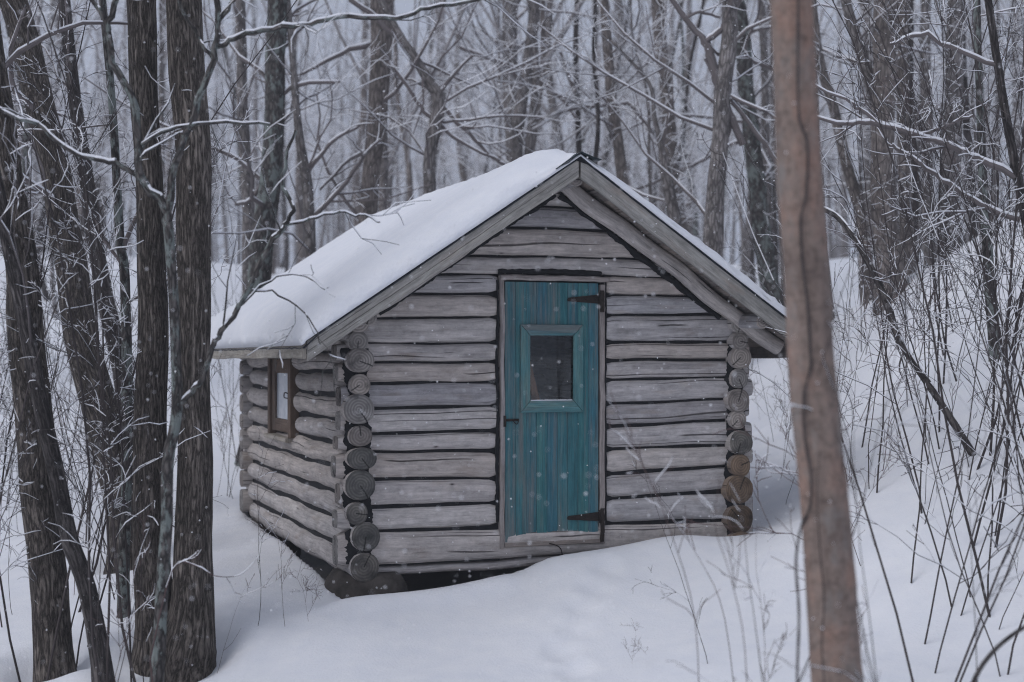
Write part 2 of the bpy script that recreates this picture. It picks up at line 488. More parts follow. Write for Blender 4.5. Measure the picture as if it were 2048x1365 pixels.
# ------------------------------------------------------------------ terrain
TH = 0.361
CX, CY = (710.9 - 1024) / FPX * 10.5, 10.5
ct, st_ = math.cos(TH), math.sin(TH)
W, D = 3.14, 3.96
def L2W(lx, ly, z=0.0): return vec(CX + lx * ct - ly * st_, CY + lx * st_ + ly * ct, z)
def W2L(x, y): return (x - CX) * ct + (y - CY) * st_, -(x - CX) * st_ + (y - CY) * ct
def PX(u, v, Y): return vec((u - 1024) / FPX * Y, Y, CAMZ - (v - HZ) / FPX * Y)

ctrl = []
def cp(u, v, Y): ctrl.append(tuple(PX(u, v, Y)))
def cw(x, y, z): ctrl.append((x, y, z))
def cl(lx, ly, z): p = L2W(lx, ly); ctrl.append((p[0], p[1], z))
for a in ((1024, 1365, 8.7), (1140, 1290, 9.3), (850, 1290, 9.6), (700, 1330, 9.3), (500, 1350, 9.3), (100, 1345, 9.5), (240, 1130, 12.2), (330, 1320, 9.5),
          (430, 1000, 14.6), (430, 880, 18.0), (440, 720, 25), (450, 555, 35), (200, 760, 22), (60, 640, 28),
          (1520, 1070, 11.6), (1540, 960, 13.5), (1560, 850, 17), (1570, 740, 21.5),
          (1680, 622, 18.5), (1800, 572, 17.5), (1900, 520, 16.5), (1960, 476, 15.5), (2040, 440, 15),
          (1800, 800, 12.8), (1900, 1000, 10.4), (2020, 1250, 9.0), (1700, 1300, 8.8), (1500, 1200, 9.8), (1990, 760, 11.6), (1720, 1000, 10.8)):
    cp(*a)
for a in ((-.25, -.5, -.2), (.5, -.4, -.15), (1.0, -.4, -.1), (1.5, -.45, .03), (2.2, -.4, .10), (2.8, -.4, .17), (3.4, -.3, .24),
          (-.5, .6, -.08), (-.55, 1.4, .0), (-.5, 2.6, .03), (-.5, 4.2, .06), (3.8, 2, .5), (3.6, 4.3, .6), (1.5, 4.8, .25), (0, 4.9, .12)):
    cl(*a)
for a in ((0, 0, 0), (-4, 0, -.2), (4, 0, .1), (0, -10, .1), (-12, 6, -.3), (12, 6, 1.8), (0, 5, -.28), (1.6, 5, -.28), (3, 5, -.2), (-3, 5, -.4), (12, 16, 4.2), (9, 22, 3.4), (14, 30, 4.5),
          (0, 20, 1.0), (2, 30, 2.2), (5, 26, 2.3), (0, 45, 3.6), (-14, 45, 5.0), (16, 50, 5.5), (-16, 18, .8), (-20, 30, 3.0), (0, 80, 6.0), (-40, 80, 6.5), (40, 80, 7.5), (45, 20, 6), (-45, 20, 1.0), (-40, -30, 0), (40, -30, 1.5), (0, -50, 0),
          (0, 160, 8), (-120, 160, 8), (120, 160, 9), (150, 0, 7), (-150, 0, 1), (-120, -90, 0), (120, -90, 2)):
    cw(*a)
CT = np.array(ctrl)
def _tk(d): return np.where(d > 1e-9, d, 1.0) * 1.0   # linear (biharmonic 3-D) kernel: no overshoot
nC = len(CT)
_d = np.linalg.norm(CT[:, None, :2] - CT[None, :, :2], axis=2)
_A = np.zeros((nC + 3, nC + 3)); _A[:nC, :nC] = np.sqrt(_d ** 2 + .6 ** 2) - np.eye(nC) * .03
_A[:nC, nC] = 1; _A[:nC, nC + 1:] = CT[:, :2]; _A[nC:, :nC] = _A[:nC, nC:].T
_w = np.linalg.solve(_A, np.concatenate([CT[:, 2], [0, 0, 0]]))

def sstep(a, b, x): t = np.clip((x - a) / (b - a), 0, 1); return t * t * (3 - 2 * t)

wells = []           # (x, y, r) hollows round trunks
tracks = [PX(1130, 1400, 8.55), PX(1150, 1340, 8.9), PX(1122, 1295, 9.3), PX(1150, 1250, 9.6), PX(1165, 1215, 9.9), PX(1190, 1180, 10.2), PX(1215, 1150, 10.5)]
def ground(x, y, fine=True):
    x = np.atleast_1d(np.asarray(x, float)); y = np.atleast_1d(np.asarray(y, float))
    z = np.zeros_like(x)
    for i in range(0, len(x), 20000):
        xs, ys = x[i:i + 20000], y[i:i + 20000]
        d2 = (xs[:, None] - CT[None, :, 0]) ** 2 + (ys[:, None] - CT[None, :, 1]) ** 2
        z[i:i + 20000] = np.sqrt(d2 + .36) @ _w[:nC] + _w[nC] + xs * _w[nC + 1] + ys * _w[nC + 2]
    # soft undulation
    z += .035 * np.sin(x * 1.1 + .6 * np.sin(y * .7)) * np.cos(y * .9 + 1.3) + .018 * np.sin(x * 2.7 + y * 1.9) + .012 * np.sin(x * 4.6 - y * 3.3 + 1)
    lx = (x - CX) * ct + (y - CY) * st_; ly = -(x - CX) * st_ + (y - CY) * ct
    if fine:
        # drift banked against the door, lip of snow towards the hollow under the floor
        z += .07 * sstep(1.12, 1.5, lx) * (1 - sstep(2.0, 3.0, lx)) * np.exp(-((ly + .33) / .30) ** 2)
        z += .05 * np.exp(-((lx - 2.5) / .35) ** 2 - ((ly + .35) / .25) ** 2)
        z += .06 * sstep(-.6, 0, lx) * (1 - sstep(1.0, 1.3, lx)) * np.exp(-((ly + .35) / .12) ** 2)
        for t in tracks:
            dx, dy = x - t[0], y - t[1]
            q = (dx / .10) ** 2 + (dy / .17) ** 2
            z += -.034 * np.exp(-q) + .008 * np.exp(-((np.sqrt(q) - 1.5) / .4) ** 2)
        for (wx, wy, wr) in wells:
            q = np.hypot(x - wx, y - wy)
            z += -.10 * np.exp(-((q - wr) / .13).clip(0) ** 2) + .03 * np.exp(-((q - wr - .3) / .15) ** 2)
    # hollow beneath the cabin floor
    ins = sstep(-.16, .04, lx) * (1 - sstep(3.1, 3.3, lx)) * sstep(-.22, -.06, ly) * (1 - sstep(3.9, 4.1, ly))
    z = z * (1 - ins) + ins * np.minimum(z, -.45)
    return z
def gz(x, y): return float(ground([x], [y])[0])
def ray_ground(u, v):
    Y = np.linspace(4, 40, 1500); X = (u - 1024) / FPX * Y; Z = CAMZ - (v - HZ) / FPX * Y
    g = ground(X, Y, False); k = np.argmax(Z < g)
    return Y[k]

# ------------------------------------------------------------------ branching
TW = dict(n=0)
def jitter_path(p, d, length, nseg, wander, lift=0.0, grav=0.0):
    pts = [np.array(p, float)]; d = unit(np.array(d, float)); sl = length / nseg
    for i in range(nseg):
        d = unit(d + rng.normal(size=3) * wander + vec(0, 0, lift - grav * (i / nseg)))
        pts.append(pts[-1] + d * sl)
    return np.array(pts)

def side_dir(t, spread, up=0.0):
    r = rng.normal(size=3); r -= t * np.dot(r, t); r = unit(r)
    return unit(t * math.cos(spread) + r * math.sin(spread) + vec(0, 0, up))

def twigs(out, P, R, level, spec):
    """add side branches along polyline P to list out; spec[level] = (count per metre, length range, radius ratio, spread, lift)"""
    if level >= len(spec): return
    dens, lr, rr, spread, lift = spec[level]
    seg = np.linalg.norm(np.diff(P, axis=0), axis=1); tot = seg.sum()
    n = rng.poisson(dens * tot)
    cum = np.concatenate([[0], np.cumsum(seg)])
    for _ in range(n):
        s = rng.uniform(.18, 1.0) * tot
        i = min(np.searchsorted(cum, s) - 1, len(P) - 2); i = max(i, 0)
        t = (s - cum[i]) / max(seg[i], 1e-6)
        p = P[i] * (1 - t) + P[i + 1] * t; r = R[i] * (1 - t) + R[i + 1] * t
        td = unit(P[i + 1] - P[i])
        L = rng.uniform(*lr) * (1.1 - .5 * s / tot)
        d = side_dir(td, rng.normal(spread, .18), .12)
        ns = 5 if level == 0 else (4 if level == 1 else 3)
        Q = jitter_path(p, d, L, ns, .23, lift)
        r0 = max(min(r * rr, r * .9), .0022)
        RQ = np.linspace(r0, max(r0 * .35, .0016), len(Q))
        out.append((Q, RQ))
        twigs(out, Q, RQ, level + 1, spec)

def crown_mesh(name, lines, mats, snow=1.0, snow_r=.004, fat=1.0):
    """branches (slot 0) with snow lying along their upper sides (slot 1)"""
    mb = MB()
    for P, R in lines:
        R = np.asarray(R) * fat; r = float(np.mean(R))
        n = 7 if r > .03 else (5 if r > .009 else 3)
        tube(mb, P, R, n, 0, None, cap=False)
        if not snow: continue
        chunks = [(0, len(P))] if len(P) <= 6 else [(i, min(i + 5, len(P))) for i in range(0, len(P) - 1, 4)]
        for (a, b) in chunks:
            if b - a < 2 or rng.random() > snow: continue
            T = unit(P[b - 1] - P[a])
            if abs(T[2]) > .88: continue
            hor = math.sqrt(max(0, 1 - T[2] ** 2))
            Q = P[a:b]; rr = R[a:b]
            sr = (rr * .62 + snow_r * rng.uniform(.5, 1.2, len(Q))) * (.4 + .6 * hor)
            Q = Q + np.outer(rr * .75 + sr * .35, vec(0, 0, 1))
            if a == 0: sr[0] *= .5
            sr[-1] *= .6
            tube(mb, Q, sr, 5 if r > .012 else (4 if r > .006 else 3), 1, None, cap=False)
    return mb.mesh(name, mats)

def trunk_tube(P, R, n=18, flare=True, rough=.02, sub=5):
    mb = MB()
    Q = smooth_poly(np.column_stack([P, R]), sub)
    Pp, Rr = Q[:, :3].copy(), Q[:, 3].copy()
    if flare:
        h = Pp[:, 2] - Pp[0, 2]
        Rr *= 1 + .45 * np.exp(-((h - .3).clip(0) / .22))
    k = len(Pp)
    L_ = np.concatenate([[0], np.cumsum(np.linalg.norm(np.diff(Pp, axis=0), axis=1))]); q_ = rng.uniform(0, 6.28, 4)
    Pp[:, 0] += Rr * (.10 * np.sin(L_ * 2.3 + q_[0]) + .05 * np.sin(L_ * 6.1 + q_[1])); Pp[:, 1] += Rr * .10 * np.sin(L_ * 2.9 + q_[2])
    tube(mb, Pp, Rr, n, 0, None, cap=True, rough=rough)
    return mb, Pp, Rr

def link_mesh(name, me, parent=None):
    o = bpy.data.objects.new(name, me); o.parent = parent; COL.objects.link(o); return o

SPEC_TREE = [(1.1, (1.0, 2.8), .22, 1.15, .05), (2.2, (.5, 1.4), .5, .75, .03), (4.2, (.15, .55), .55, .7, .02)]
SPEC_NEAR = [(.9, (.8, 2.2), .22, 1.1, .04), (2.4, (.35, 1.0), .5, .75, .03), (6, (.1, .4), .55, .7, .0)]

def px_tree(pts, Y, label, bark='bark_far', name='bare_tree', spec=SPEC_TREE, group=None, top=3.0, base=None, limbs=(), cat='tree', n=18, twig='twig', snow=.9, vis_low=True, red=False, fixedbase=False, snow_r=.004):
    """trunk through photo pixels (u, v, width) from top to bottom at distance Y; limbs = list of pixel polylines"""
    rows = []
    for t in pts:
        y = t[3] if len(t) > 3 else Y
        p = PX(t[0], t[1], y); rows.append((*p, t[2] / FPX * y / 2))
    rows = rows[::-1]
    lo, nx = np.array(rows[0]), np.array(rows[1])
    g = gz(lo[0], lo[1])
    if lo[2] > g - .35:
        d = (lo[:3] - nx[:3]); d = d / max(abs(d[2]), 1e-6)
        dz = lo[2] - (g - .45)
        e = lo[:3] + d * dz * vec(.6, .6, 1)
        rows.insert(0, (*e, lo[3] * 1.08))
    hi, pv = np.array(rows[-1]), np.array(rows[-2])
    if top > 0:
        d = unit(hi[:3] - pv[:3])
        rows.append((*(hi[:3] + d * top * .5 + vec(0, 0, .1)), hi[3] * .85)); rows.append((*(hi[:3] + d * top + vec(rng.normal() * .2, 0, .3)), hi[3] * .6))
    A = np.array(rows)
    root = empty(name, (A[0, 0], A[0, 1], g))
    tag(root, label, cat, group)
    mb, Pp, Rr = trunk_tube(A[:, :3], A[:, 3], n)
    for vv in mb.v: vv -= np.array(root.location)
    mb.build('trunk', M[bark], root)
    lines = []
    thick = []
    for lb in limbs:
        q = []
        for t in lb:
            y = t[3] if len(t) > 3 else Y
            q.append((*PX(t[0], t[1], y), t[2] / FPX * y / 2))
        Q = smooth_poly(np.array(q), 4)
        Q[1:-1, :3] += rng.normal(size=(len(Q) - 2, 3)) * .006
        lines.append((Q[:, :3], Q[:, 3])); thick.append((Q[:, :3], Q[:, 3]))
        twigs(lines, Q[:, :3], Q[:, 3], 1, spec)
    if spec:
        up = Pp[:, 2] > g + 1.0
        if up.sum() > 3: twigs(lines, Pp[up], Rr[up], 0, spec)
    if lines:
        lines = [(P - np.array(root.location), R) for P, R in lines]
        link_mesh('crown', crown_mesh('crown', lines, [M[twig], M['snow_branch']], snow, snow_r), root)
    return root

# ------------------------------------------------------------------ ground
Y_TWIN = ray_ground(345, 1312); Y_T5 = ray_ground(110, 1340); Y_T4 = ray_ground(250, 1125)
for (u, Yq, r) in ((340, Y_TWIN, .3), (108, Y_T5, .16), (250, Y_T4, .2)):
    wells.append(((u - 1024) / FPX * Yq, Yq, r))
def spaced(fine0, fine1, step, lo, hi, g=1.13):
    c = list(np.arange(fine0, fine1 + 1e-6, step)); s = step; x = fine1
    while x < hi: s *= g; x += s; c.append(x)
    s = step; x = fine0; pre = []
    while x > lo: s *= g; x -= s; pre.append(x)
    return np.array(pre[::-1] + c)
gx = spaced(-3.6, 4.2, .045, -130, 130); gy = spaced(8.2, 12.2, .045, -85, 180)
GX, GY = np.meshgrid(gx, gy)
GZ = ground(GX.ravel(), GY.ravel())
GV = np.column_stack([GX.ravel(), GY.ravel(), GZ])
nx, ny = len(gx), len(gy)
gf = [(j * nx + i, j * nx + i + 1, (j + 1) * nx + i + 1, (j + 1) * nx + i) for j in range(ny - 1) for i in range(nx - 1)]
gme = bpy.data.meshes.new('ground')
gme.from_pydata(GV.tolist(), [], gf)
gme.polygons.foreach_set('use_smooth', [True] * len(gf))
gme.materials.append(M['snow'])
go = link_mesh('ground', gme)
tag(go, 'deep fresh snow covering the forest floor and the slope', None, None, 'structure')

# ------------------------------------------------------------------ log cabin
cabin = empty('log_cabin', (CX, CY, 0), TH)
tag(cabin, 'small weathered grey log cabin with a teal plank door and snowy gable roof', 'cabin')

def log_mesh(name, st, n=22, expo=2.0, cap=(True, True), mats=None, wob=.012, parent=None):
    """st: rows (cx,cy,cz, half_depth, half_height); axis from first to last; right = horizontal normal"""
    S_ = np.array(st, float); k = len(S_)
    ax = unit(S_[-1, :3] - S_[0, :3]); up = vec(0, 0, 1); rt = unit(np.cross(ax, up)); up = np.cross(rt, ax)
    ang = np.arange(n) * 2 * math.pi / n
    c, s = np.cos(ang), np.sin(ang)
    px = np.sign(c) * np.abs(c) ** (2 / expo); pz = np.sign(s) * np.abs(s) ** (2 / expo)
    L = np.linalg.norm(S_[:, :3] - S_[0, :3], axis=1)
    ph = rng.uniform(0, 6.28, 6)
    V = np.zeros((k, n, 3))
    for i in range(k):
        l = L[i]
        w1 = 1 + wob * (math.sin(l * 3.1 + ph[0]) + .7 * math.sin(l * 7.7 + ph[1]) + .5 * math.sin(l * 15 + ph[2]))
        dz = wob * .32 * (math.sin(l * 4.3 + ph[3]) + .6 * math.sin(l * 10.1 + ph[4]))
        lump = 1 + wob * .8 * np.sin(3 * ang + l * 5 + ph[5]) + rng.normal(size=n) * .006
        V[i] = S_[i, :3] + up * dz + (S_[i, 3] * w1 * lump * px)[:, None] * rt + (S_[i, 4] * w1 * lump * pz)[:, None] * up
    mb = MB(); u0, v0 = random.uniform(0, 30), random.uniform(0, 30)
    f = []; uv = []
    per = 2 * math.pi * float(S_[:, 3:].mean())
    for i in range(k - 1):
        for j in range(n):
            j2 = (j + 1) % n
            f.append((i * n + j, i * n + j2, (i + 1) * n + j2, (i + 1) * n + j))
            uv.append([(u0 + L[i], v0 + per * j / n), (u0 + L[i], v0 + per * (j + 1) / n), (u0 + L[i + 1], v0 + per * (j + 1) / n), (u0 + L[i + 1], v0 + per * j / n)])
    # orientation check
    q = V.reshape(-1, 3); a, b, cc = q[0], q[1], q[n]
    ctr = S_[0, :3]
    if np.dot(np.cross(b - a, cc - a), a - ctr) < 0:
        f = [t[::-1] for t in f]; uv = [t[::-1] for t in uv]
    mb.add(q, f, uv, 0)
    for e, (idx, on) in enumerate(((0, cap[0]), (k - 1, cap[1]))):
        if not on: continue
        sgn = -1 if idx == 0 else 1
        ring = V[idx]; ce = S_[idx, :3]
        rings = [ring, ce + (ring - ce) * .955 + ax * sgn * .007, ce + (ring - ce) * .6 + ax * sgn * (.008 + .003 * rng.random())]
        CV = np.concatenate(rings + [[ce + ax * sgn * .008]])
        loc = [((p - ce) @ rt + .008 * ph[0] / 6, (p - ce) @ up + .006 * ph[1] / 6) for p in CV]
        cf = []
        for a_ in range(2):
            for j in range(n):
                j2 = (j + 1) % n; cf.append((a_ * n + j, a_ * n + j2, (a_ + 1) * n + j2, (a_ + 1) * n + j))
        for j in range(n): cf.append((2 * n + j, 2 * n + (j + 1) % n, 3 * n))
        p0, p1, p2 = CV[2 * n], CV[2 * n + 1], CV[3 * n]
        if np.dot(np.cross(p1 - p0, p2 - p0), ax * sgn) < 0: cf = [t[::-1] for t in cf]
        mb.add(CV, cf, [[loc[i] for i in t] for t in cf], 1)
    return mb.build(name, mats or [M['log'], M['end']], parent)

# course boundaries of the front wall: heights at the near corner, at the door, at the far corner
BZ = [(.062, .075, .085), (.335, .315, .292), (.515, .50, .53), (.713, .69, .735), (.919, .895, .902), (1.055, 1.055, 1.106), (1.239, 1.245, 1.28),
      (1.419, 1.43, 1.451), (1.577, 1.585, 1.594), (1.717, 1.725, 1.744), (1.90, 1.925, 1.97), (2.078, 2.095, 2.115), (2.236, 2.252, 2.25),
      (2.37, 2.385, 2.40), (2.606, 2.606, 2.606), (2.775, 2.775, 2.77), (2.96, 2.96, 2.96)]
ZR, SL, OH, OA = 3.105, .6676, .505, .4775
DX0, DX1 = 1.104, 1.978            # door opening with frame
def bz(i, x): return float(np.interp(x, [0, 1.55, W], BZ[i]))
def roof_under(x): return ZR - .06 - abs(x - W / 2) * SL
def front_log(i, x0, x1, gap=None, cap=(True, True), depth=.088):
    ns = max(8, int((x1 - x0) / .06)); rows = []
    if gap is None: gap = float(rng.choice([.002, .005, .007, .010]))
    for x in np.linspace(x0, x1, ns):
        a, b = bz(i, x) + gap, bz(i + 1, x) - gap
        e = min(x - x0, x1 - x)
        sh = 1 - .16 * max(0, 1 - e / .05) ** 2
        rows.append((x, 0, (a + b) / 2, depth * sh, (b - a) / 2 * sh))
    return log_mesh('log', rows, 32, 4.0, cap, None, .011, cabin)
EXT = .145
for i in range(len(BZ) - 1):
    zc = bz(i, 1.5) * .5 + bz(i + 1, 1.5) * .5
    x0, x1 = -EXT - rng.uniform(-.02, .02), W + EXT + rng.uniform(-.02, .02)
    if zc > 1.80:
        half = (ZR - .06 - zc - .04) / SL
        x0, x1 = max(x0, W / 2 - half), min(x1, W / 2 + half)
    if i == 0: front_log(i, x0, x1)
    elif zc < 2.2:
        front_log(i, x0, DX0 - .006 - rng.uniform(0, .010)); front_log(i, DX1 + .006 + rng.uniform(0, .008), x1)
    else: front_log(i, x0, x1)
# bottom sill pole
log_mesh('sill_log', [(x, .02, .025 + .006 * x, .07, .036) for x in np.linspace(.05, W, 40)], 16, 2.4, (True, True), None, .02, cabin)

# side wall logs, seen end-on at the corners: (height, half width, half height)
SIDE_L = [(.087, .109, .105), (.306, .104, .100), (.481, .080, .080), (.681, .113, .108), (.881, .113, .079), (1.045, .088, .074), (1.235, .113, .105), (1.417, .080, .077), (1.588, .106, .088), (1.730, .072, .070), (1.875, .075, .072)]
SIDE_R = [(.10, .11, .105), (.311, .120, .112), (.545, .120, .108), (.747, .090, .088), (.928, .105, .095), (1.11, .075, .078), (1.26, .097, .092), (1.445, .080, .080), (1.614, .097, .088), (1.747, .073, .070), (1.885, .075, .070)]
WY0, WY1, WZ0, WZ1 = 1.76, 2.70, .955, 1.60      # side window opening
def side_log(x, z, hw, hh, y0, y1, zb=None, cap=(True, True), lohi=None):
    ns = max(6, int((y1 - y0) / .09)); rows = []
    for y in np.linspace(y0, y1, ns):
        e = min(y - y0, y1 - y); t = (y - y0) / max(y1 - y0, .01)
        # round butt at the corners, a little slimmer in between so that the courses show a dark joint
        hwv = hw * (1 - .10 * sstep(.05, .3, e)); hhv = hh * (1 - .06 * sstep(.05, .3, e))
        zc = z + (0 if zb is None else (zb - z) * t)
        if lohi:                                   # between the corners the courses close up
            k = float(sstep(.10, .30, y + EXT)) * float(sstep(.10, .30, D + EXT - y)); k *= .35 + .65 * float(sstep(0, .05, e))
            zc = zc * (1 - k) + k * (sum(lohi) / 2); hhv = hhv * (1 - k) + k * ((lohi[1] - lohi[0]) / 2 - .006); hwv = hwv * (1 - k) + k * .098
        xc = x if not lohi else (x * (1 - k) + k * round(x / W) * W)
        rows.append((xc + .008 * math.sin(y * 2 + z * 9), y, zc, hwv, hhv))
    return log_mesh('log', rows, 20, 2.15, cap, [M['log_warm'], M['end_warm']] if x > 1 and z < .9 else ([M['log'], M['end_dark']] if z < 1.0 else None), .018, cabin)
def side_half(lst, q):
    zs = [t[0] for t in lst]
    lo = (zs[q] + zs[q - 1]) / 2 if q else zs[q] - .105
    hi = (zs[q] + zs[q + 1]) / 2 if q + 1 < len(zs) else zs[q] + .075
    return lo, hi
joff = [.03, .035, -.02, .0, .0, .0, -.005, -.002, -.012, -.02, -.01]
for (lst, x) in ((SIDE_L, 0.0), (SIDE_R, W)):
    for q, (z, hw, hh) in enumerate(lst):
        xo = x + (joff[q] if x == 0 else rng.uniform(-.012, .012))
        y0, y1 = -EXT - rng.uniform(-.012, .02), D + EXT
        zb = z + rng.uniform(-.02, .02)
        if x == 0 and z + hh * .3 > WZ0 and z < WZ1:
            side_log(xo, z, hw, hh * 1.02, y0, WY0 - .05 - rng.uniform(0, .03), None, lohi=side_half(lst, q))
            side_log(xo, z + rng.uniform(-.01, .01), hw, hh * 1.02, WY1 + .04 + rng.uniform(0, .03), y1, None, lohi=side_half(lst, q))
        else:
            side_log(xo, z, hw, hh * 1.02, y0, y1, zb, lohi=side_half(lst, q))
# back wall logs: only their butts show past the far corner
for i in range(1, 11):
    a, b = BZ[i - 1][1], BZ[i][1]
    log_mesh('log', [(x, D, (a + b) / 2, .09, (b - a) / 2 - .008) for x in np.linspace(-EXT, W + EXT, 18)], 16, 2.6, (True, True), None, .018, cabin)
one_board('back_gable_board', M['soffit'], cabin, (.2, D - .03, 1.75), (W - .4, 0, 0), (0, 0, .45), (0, .03, 0))

# dark tarred core between the logs
def core(name, pts, y0, y1, mat=None):
    mb = MB(); n = len(pts)
    V = [(x, y0, z) for x, z in pts] + [(x, y1, z) for x, z in pts]
    f = [tuple(range(n)), tuple(range(2 * n - 1, n - 1, -1))] + [(i, n + i, n + (i + 1) % n, (i + 1) % n) for i in range(n)]
    mb.add(V, f, [[(0, 0)] * len(t) for t in f], 0)
    return mb.build(name, mat or M['tar'], cabin, False)
rz = roof_under(0) - .03
core('chinking', [(.0, .07), (DX0 + .01, .07), (DX0 + .01, roof_under(DX0) - .03), (0, rz)], -.058, .03)
core('chinking', [(DX1 - .01, .07), (W, .07), (W, rz), (DX1 - .01, roof_under(DX1) - .03)], -.058, .03)
core('chinking', [(DX0 + .012, 2.245), (DX1 - .012, 2.245), (DX1 - .012, roof_under(DX1) - .05), (W / 2, ZR - .14), (DX0 + .012, roof_under(DX0) - .05)], -.056, .028)
core('chinking', [(.0, .07), (W, .07), (W, rz), (W / 2, ZR - .14), (0, rz)], D - .03, D + .03)
def core_side(y0, y1, z0, z1, x, t=.05):
    mb = MB(); V = [(x + sx * t, y, z) for sx in (-1, 1) for (y, z) in ((y0, z0), (y1, z0), (y1, z1), (y0, z1))]
    f = [(0, 1, 2, 3), (7, 6, 5, 4), (0, 4, 5, 1), (1, 5, 6, 2), (2, 6, 7, 3), (3, 7, 4, 0)]
    mb.add(V, f, [[(0, 0)] * 4] * 6, 0); return mb.build('chinking', M['tar'], cabin, False)
core_side(.035, WY0 + .002, .04, 1.98, 0); core_side(WY1 - .002, D, .04, 1.98, 0); core_side(WY0 + .003, WY1 - .003, .04, WZ0 + .02, 0)
core_side(WY0 + .003, WY1 - .003, WZ1 - .02, 1.98, 0); core_side(.035, D, .04, 1.98, W)
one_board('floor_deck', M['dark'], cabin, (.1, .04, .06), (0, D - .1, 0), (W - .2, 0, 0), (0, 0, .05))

def jag(name, path, w, y, parent=cabin, th=.02, mat='tar', step=.02, amp=.35):
    """ragged strip of tar or moss along (x,z) path, facing the front, w = half width"""
    P = smooth_poly(np.array(path, float), 1) if len(path) > 2 else np.array(path, float)
    seg = np.linalg.norm(np.diff(P, axis=0), axis=1); cum = np.concatenate([[0], np.cumsum(seg)]); n = max(4, int(cum[-1] / step))
    V = []
    nv = 5
    na = 0; nb = 0
    for s in np.linspace(0, cum[-1], n):
        p = np.array([np.interp(s, cum, P[:, 0]), np.interp(s, cum, P[:, 1])])
        p2 = np.array([np.interp(min(s + .01, cum[-1]), cum, P[:, 0]), np.interp(min(s + .01, cum[-1]), cum, P[:, 1])]); p1 = np.array([np.interp(max(s - .01, 0), cum, P[:, 0]), np.interp(max(s - .01, 0), cum, P[:, 1])])
        t = unit(p2 - p1); nn = np.array([-t[1], t[0]])
        na = .88 * na + rng.normal() * amp * .42; nb = .88 * nb + rng.normal() * amp * .42
        a, b = w * (1 + na), w * (1 + nb)
        for q, (k, d) in enumerate(((-1, 0), (-.7, .7), (0, 1), (.7, .7), (1, 0))):
            off = k * (max(a, .2 * w) if k < 0 else max(b, .2 * w))
            V.append((p[0] + nn[0] * off, y - th * d * (1 + .2 * rng.normal()), p[1] + nn[1] * off))
    f = [(i * nv + j, i * nv + j + 1, (i + 1) * nv + j + 1, (i + 1) * nv + j) for i in range(n - 1) for j in range(nv - 1)]
    mb = MB(); mb.add(V, f, [[(0, 0)] * 4] * len(f), 0)
    o = mb.build(name, M[mat], parent)
    return o
jag('tar_seam', [(.0, .10), (.01, .6), (-.005, 1.1), (0, 1.68)], .098, -.084, th=.022, amp=.16, step=.012)
jag('tar_seam', [(W, .15), (W - .01, .6), (W, 1.1), (W, 1.72)], .086, -.084, th=.022, amp=.16, step=.012)
jag('tar_seam', [(DX0 - .02, .36), (DX0 - .016, 1.2), (DX0 - .02, 2.2)], .012, -.080, th=.008, amp=.6)
jag('tar_seam', [(DX1 + .012, .3), (DX1 + .010, 1.2), (DX1 + .012, 2.2)], .008, -.080, th=.008, amp=.6)
jag('tar_seam', [(DX0 - .02, 2.262), (1.5, 2.272), (DX1 - .03, 2.268)], .022, -.088, th=.012, amp=.3)

# roof: planks, rafters, fascia
ang_r = math.atan(SL)
def rp(x, off=0.0):                    # point on the roof line, off = vertical offset
    return ZR - abs(x - W / 2) * SL + off
YF, YB = -OH, D + .42
npl = 17
for side in (-1, 1):
    span = W / 2 + OA
    for q in range(npl):
        a, b = span * q / npl, span * (q + 1) / npl - .006
        xa, xb = W / 2 + side * a, W / 2 + side * b
        za, zb = ZR - a * SL - .048 + rng.normal() * .003, ZR - b * SL - .048 + rng.normal() * .003
        o = (xa, YF + .002, za)
        one_board('roof_plank', M['soffit'], cabin, o, (0, YB - YF - .004, 0), (xb - xa, 0, zb - za), (0, 0, .024), bev=.003)
# felt on the planks
for side in (-1, 1):
    mb = MB(); nn = 70
    V = []; 
    ex = W / 2 + OA + .03
    for t in range(nn + 1):
        y = YF - .045 + (YB - YF + .06) * t / nn
        for s in range(21):
            a = ex * s / 20; droop = -.022 * (s == 20) * (1 + .5 * rng.random())
            V.append((W / 2 + side * a, y + (rng.normal() * .004 if t in (0, nn) else 0), ZR - a * SL - .010 + droop + (rng.normal() * .003 if s > 18 or t < 2 else 0)))
    f = [(t * 21 + s, t * 21 + s + 1, (t + 1) * 21 + s + 1, (t + 1) * 21 + s) for t in range(nn) for s in range(20)]
    mb.add(V, f, [[(0, 0)] * 4] * len(f), 0)
    o = mb.build('roofing_felt', M['felt'], cabin)
    so = o.modifiers.new('thick', 'SOLIDIFY'); so.thickness = .008; so.offset = 1
def slope_board(name, side, y, th, ztop, h, x_end, x_start=0.0, mat='trim', nseg=24, warp=.0015):
    xa, xb = W / 2 + side * x_start, W / 2 + side * x_end
    return one_board(name, M[mat], cabin, (xa, y, ZR - x_start * SL + ztop - h), (xb - xa, 0, -(x_end - x_start) * SL), (0, 0, h), (0, th, 0), bev=.006, nseg=nseg, warp=warp)
FE = W / 2 + OA
slope_board('rake_board', -1, YF - .034, .032, -.012, .142, FE, .010)
slope_board('rake_board', 1, YF - .034, .032, -.012, .142, FE, .010)
slope_board('rake_board', -1, YB + .002, .032, -.012, .145, FE, .010)
slope_board('rake_board', 1, YB + .002, .032, -.012, .145, FE, .010)
# eave boards
ze = ZR - FE * SL
one_board('eave_board', M['trim'], cabin, (-OA - .026, YF + .004, ze - .135), (0, YB - YF - .008, 0), (0, 0, .118), (.026, 0, 0), nseg=14, warp=.003, bev=.006)
one_board('eave_board', M['soffit'], cabin, (W + OA, YF + .004, ze - .135), (0, YB - YF - .008, 0), (0, 0, .118), (.026, 0, 0), nseg=14, warp=.003, bev=.006)
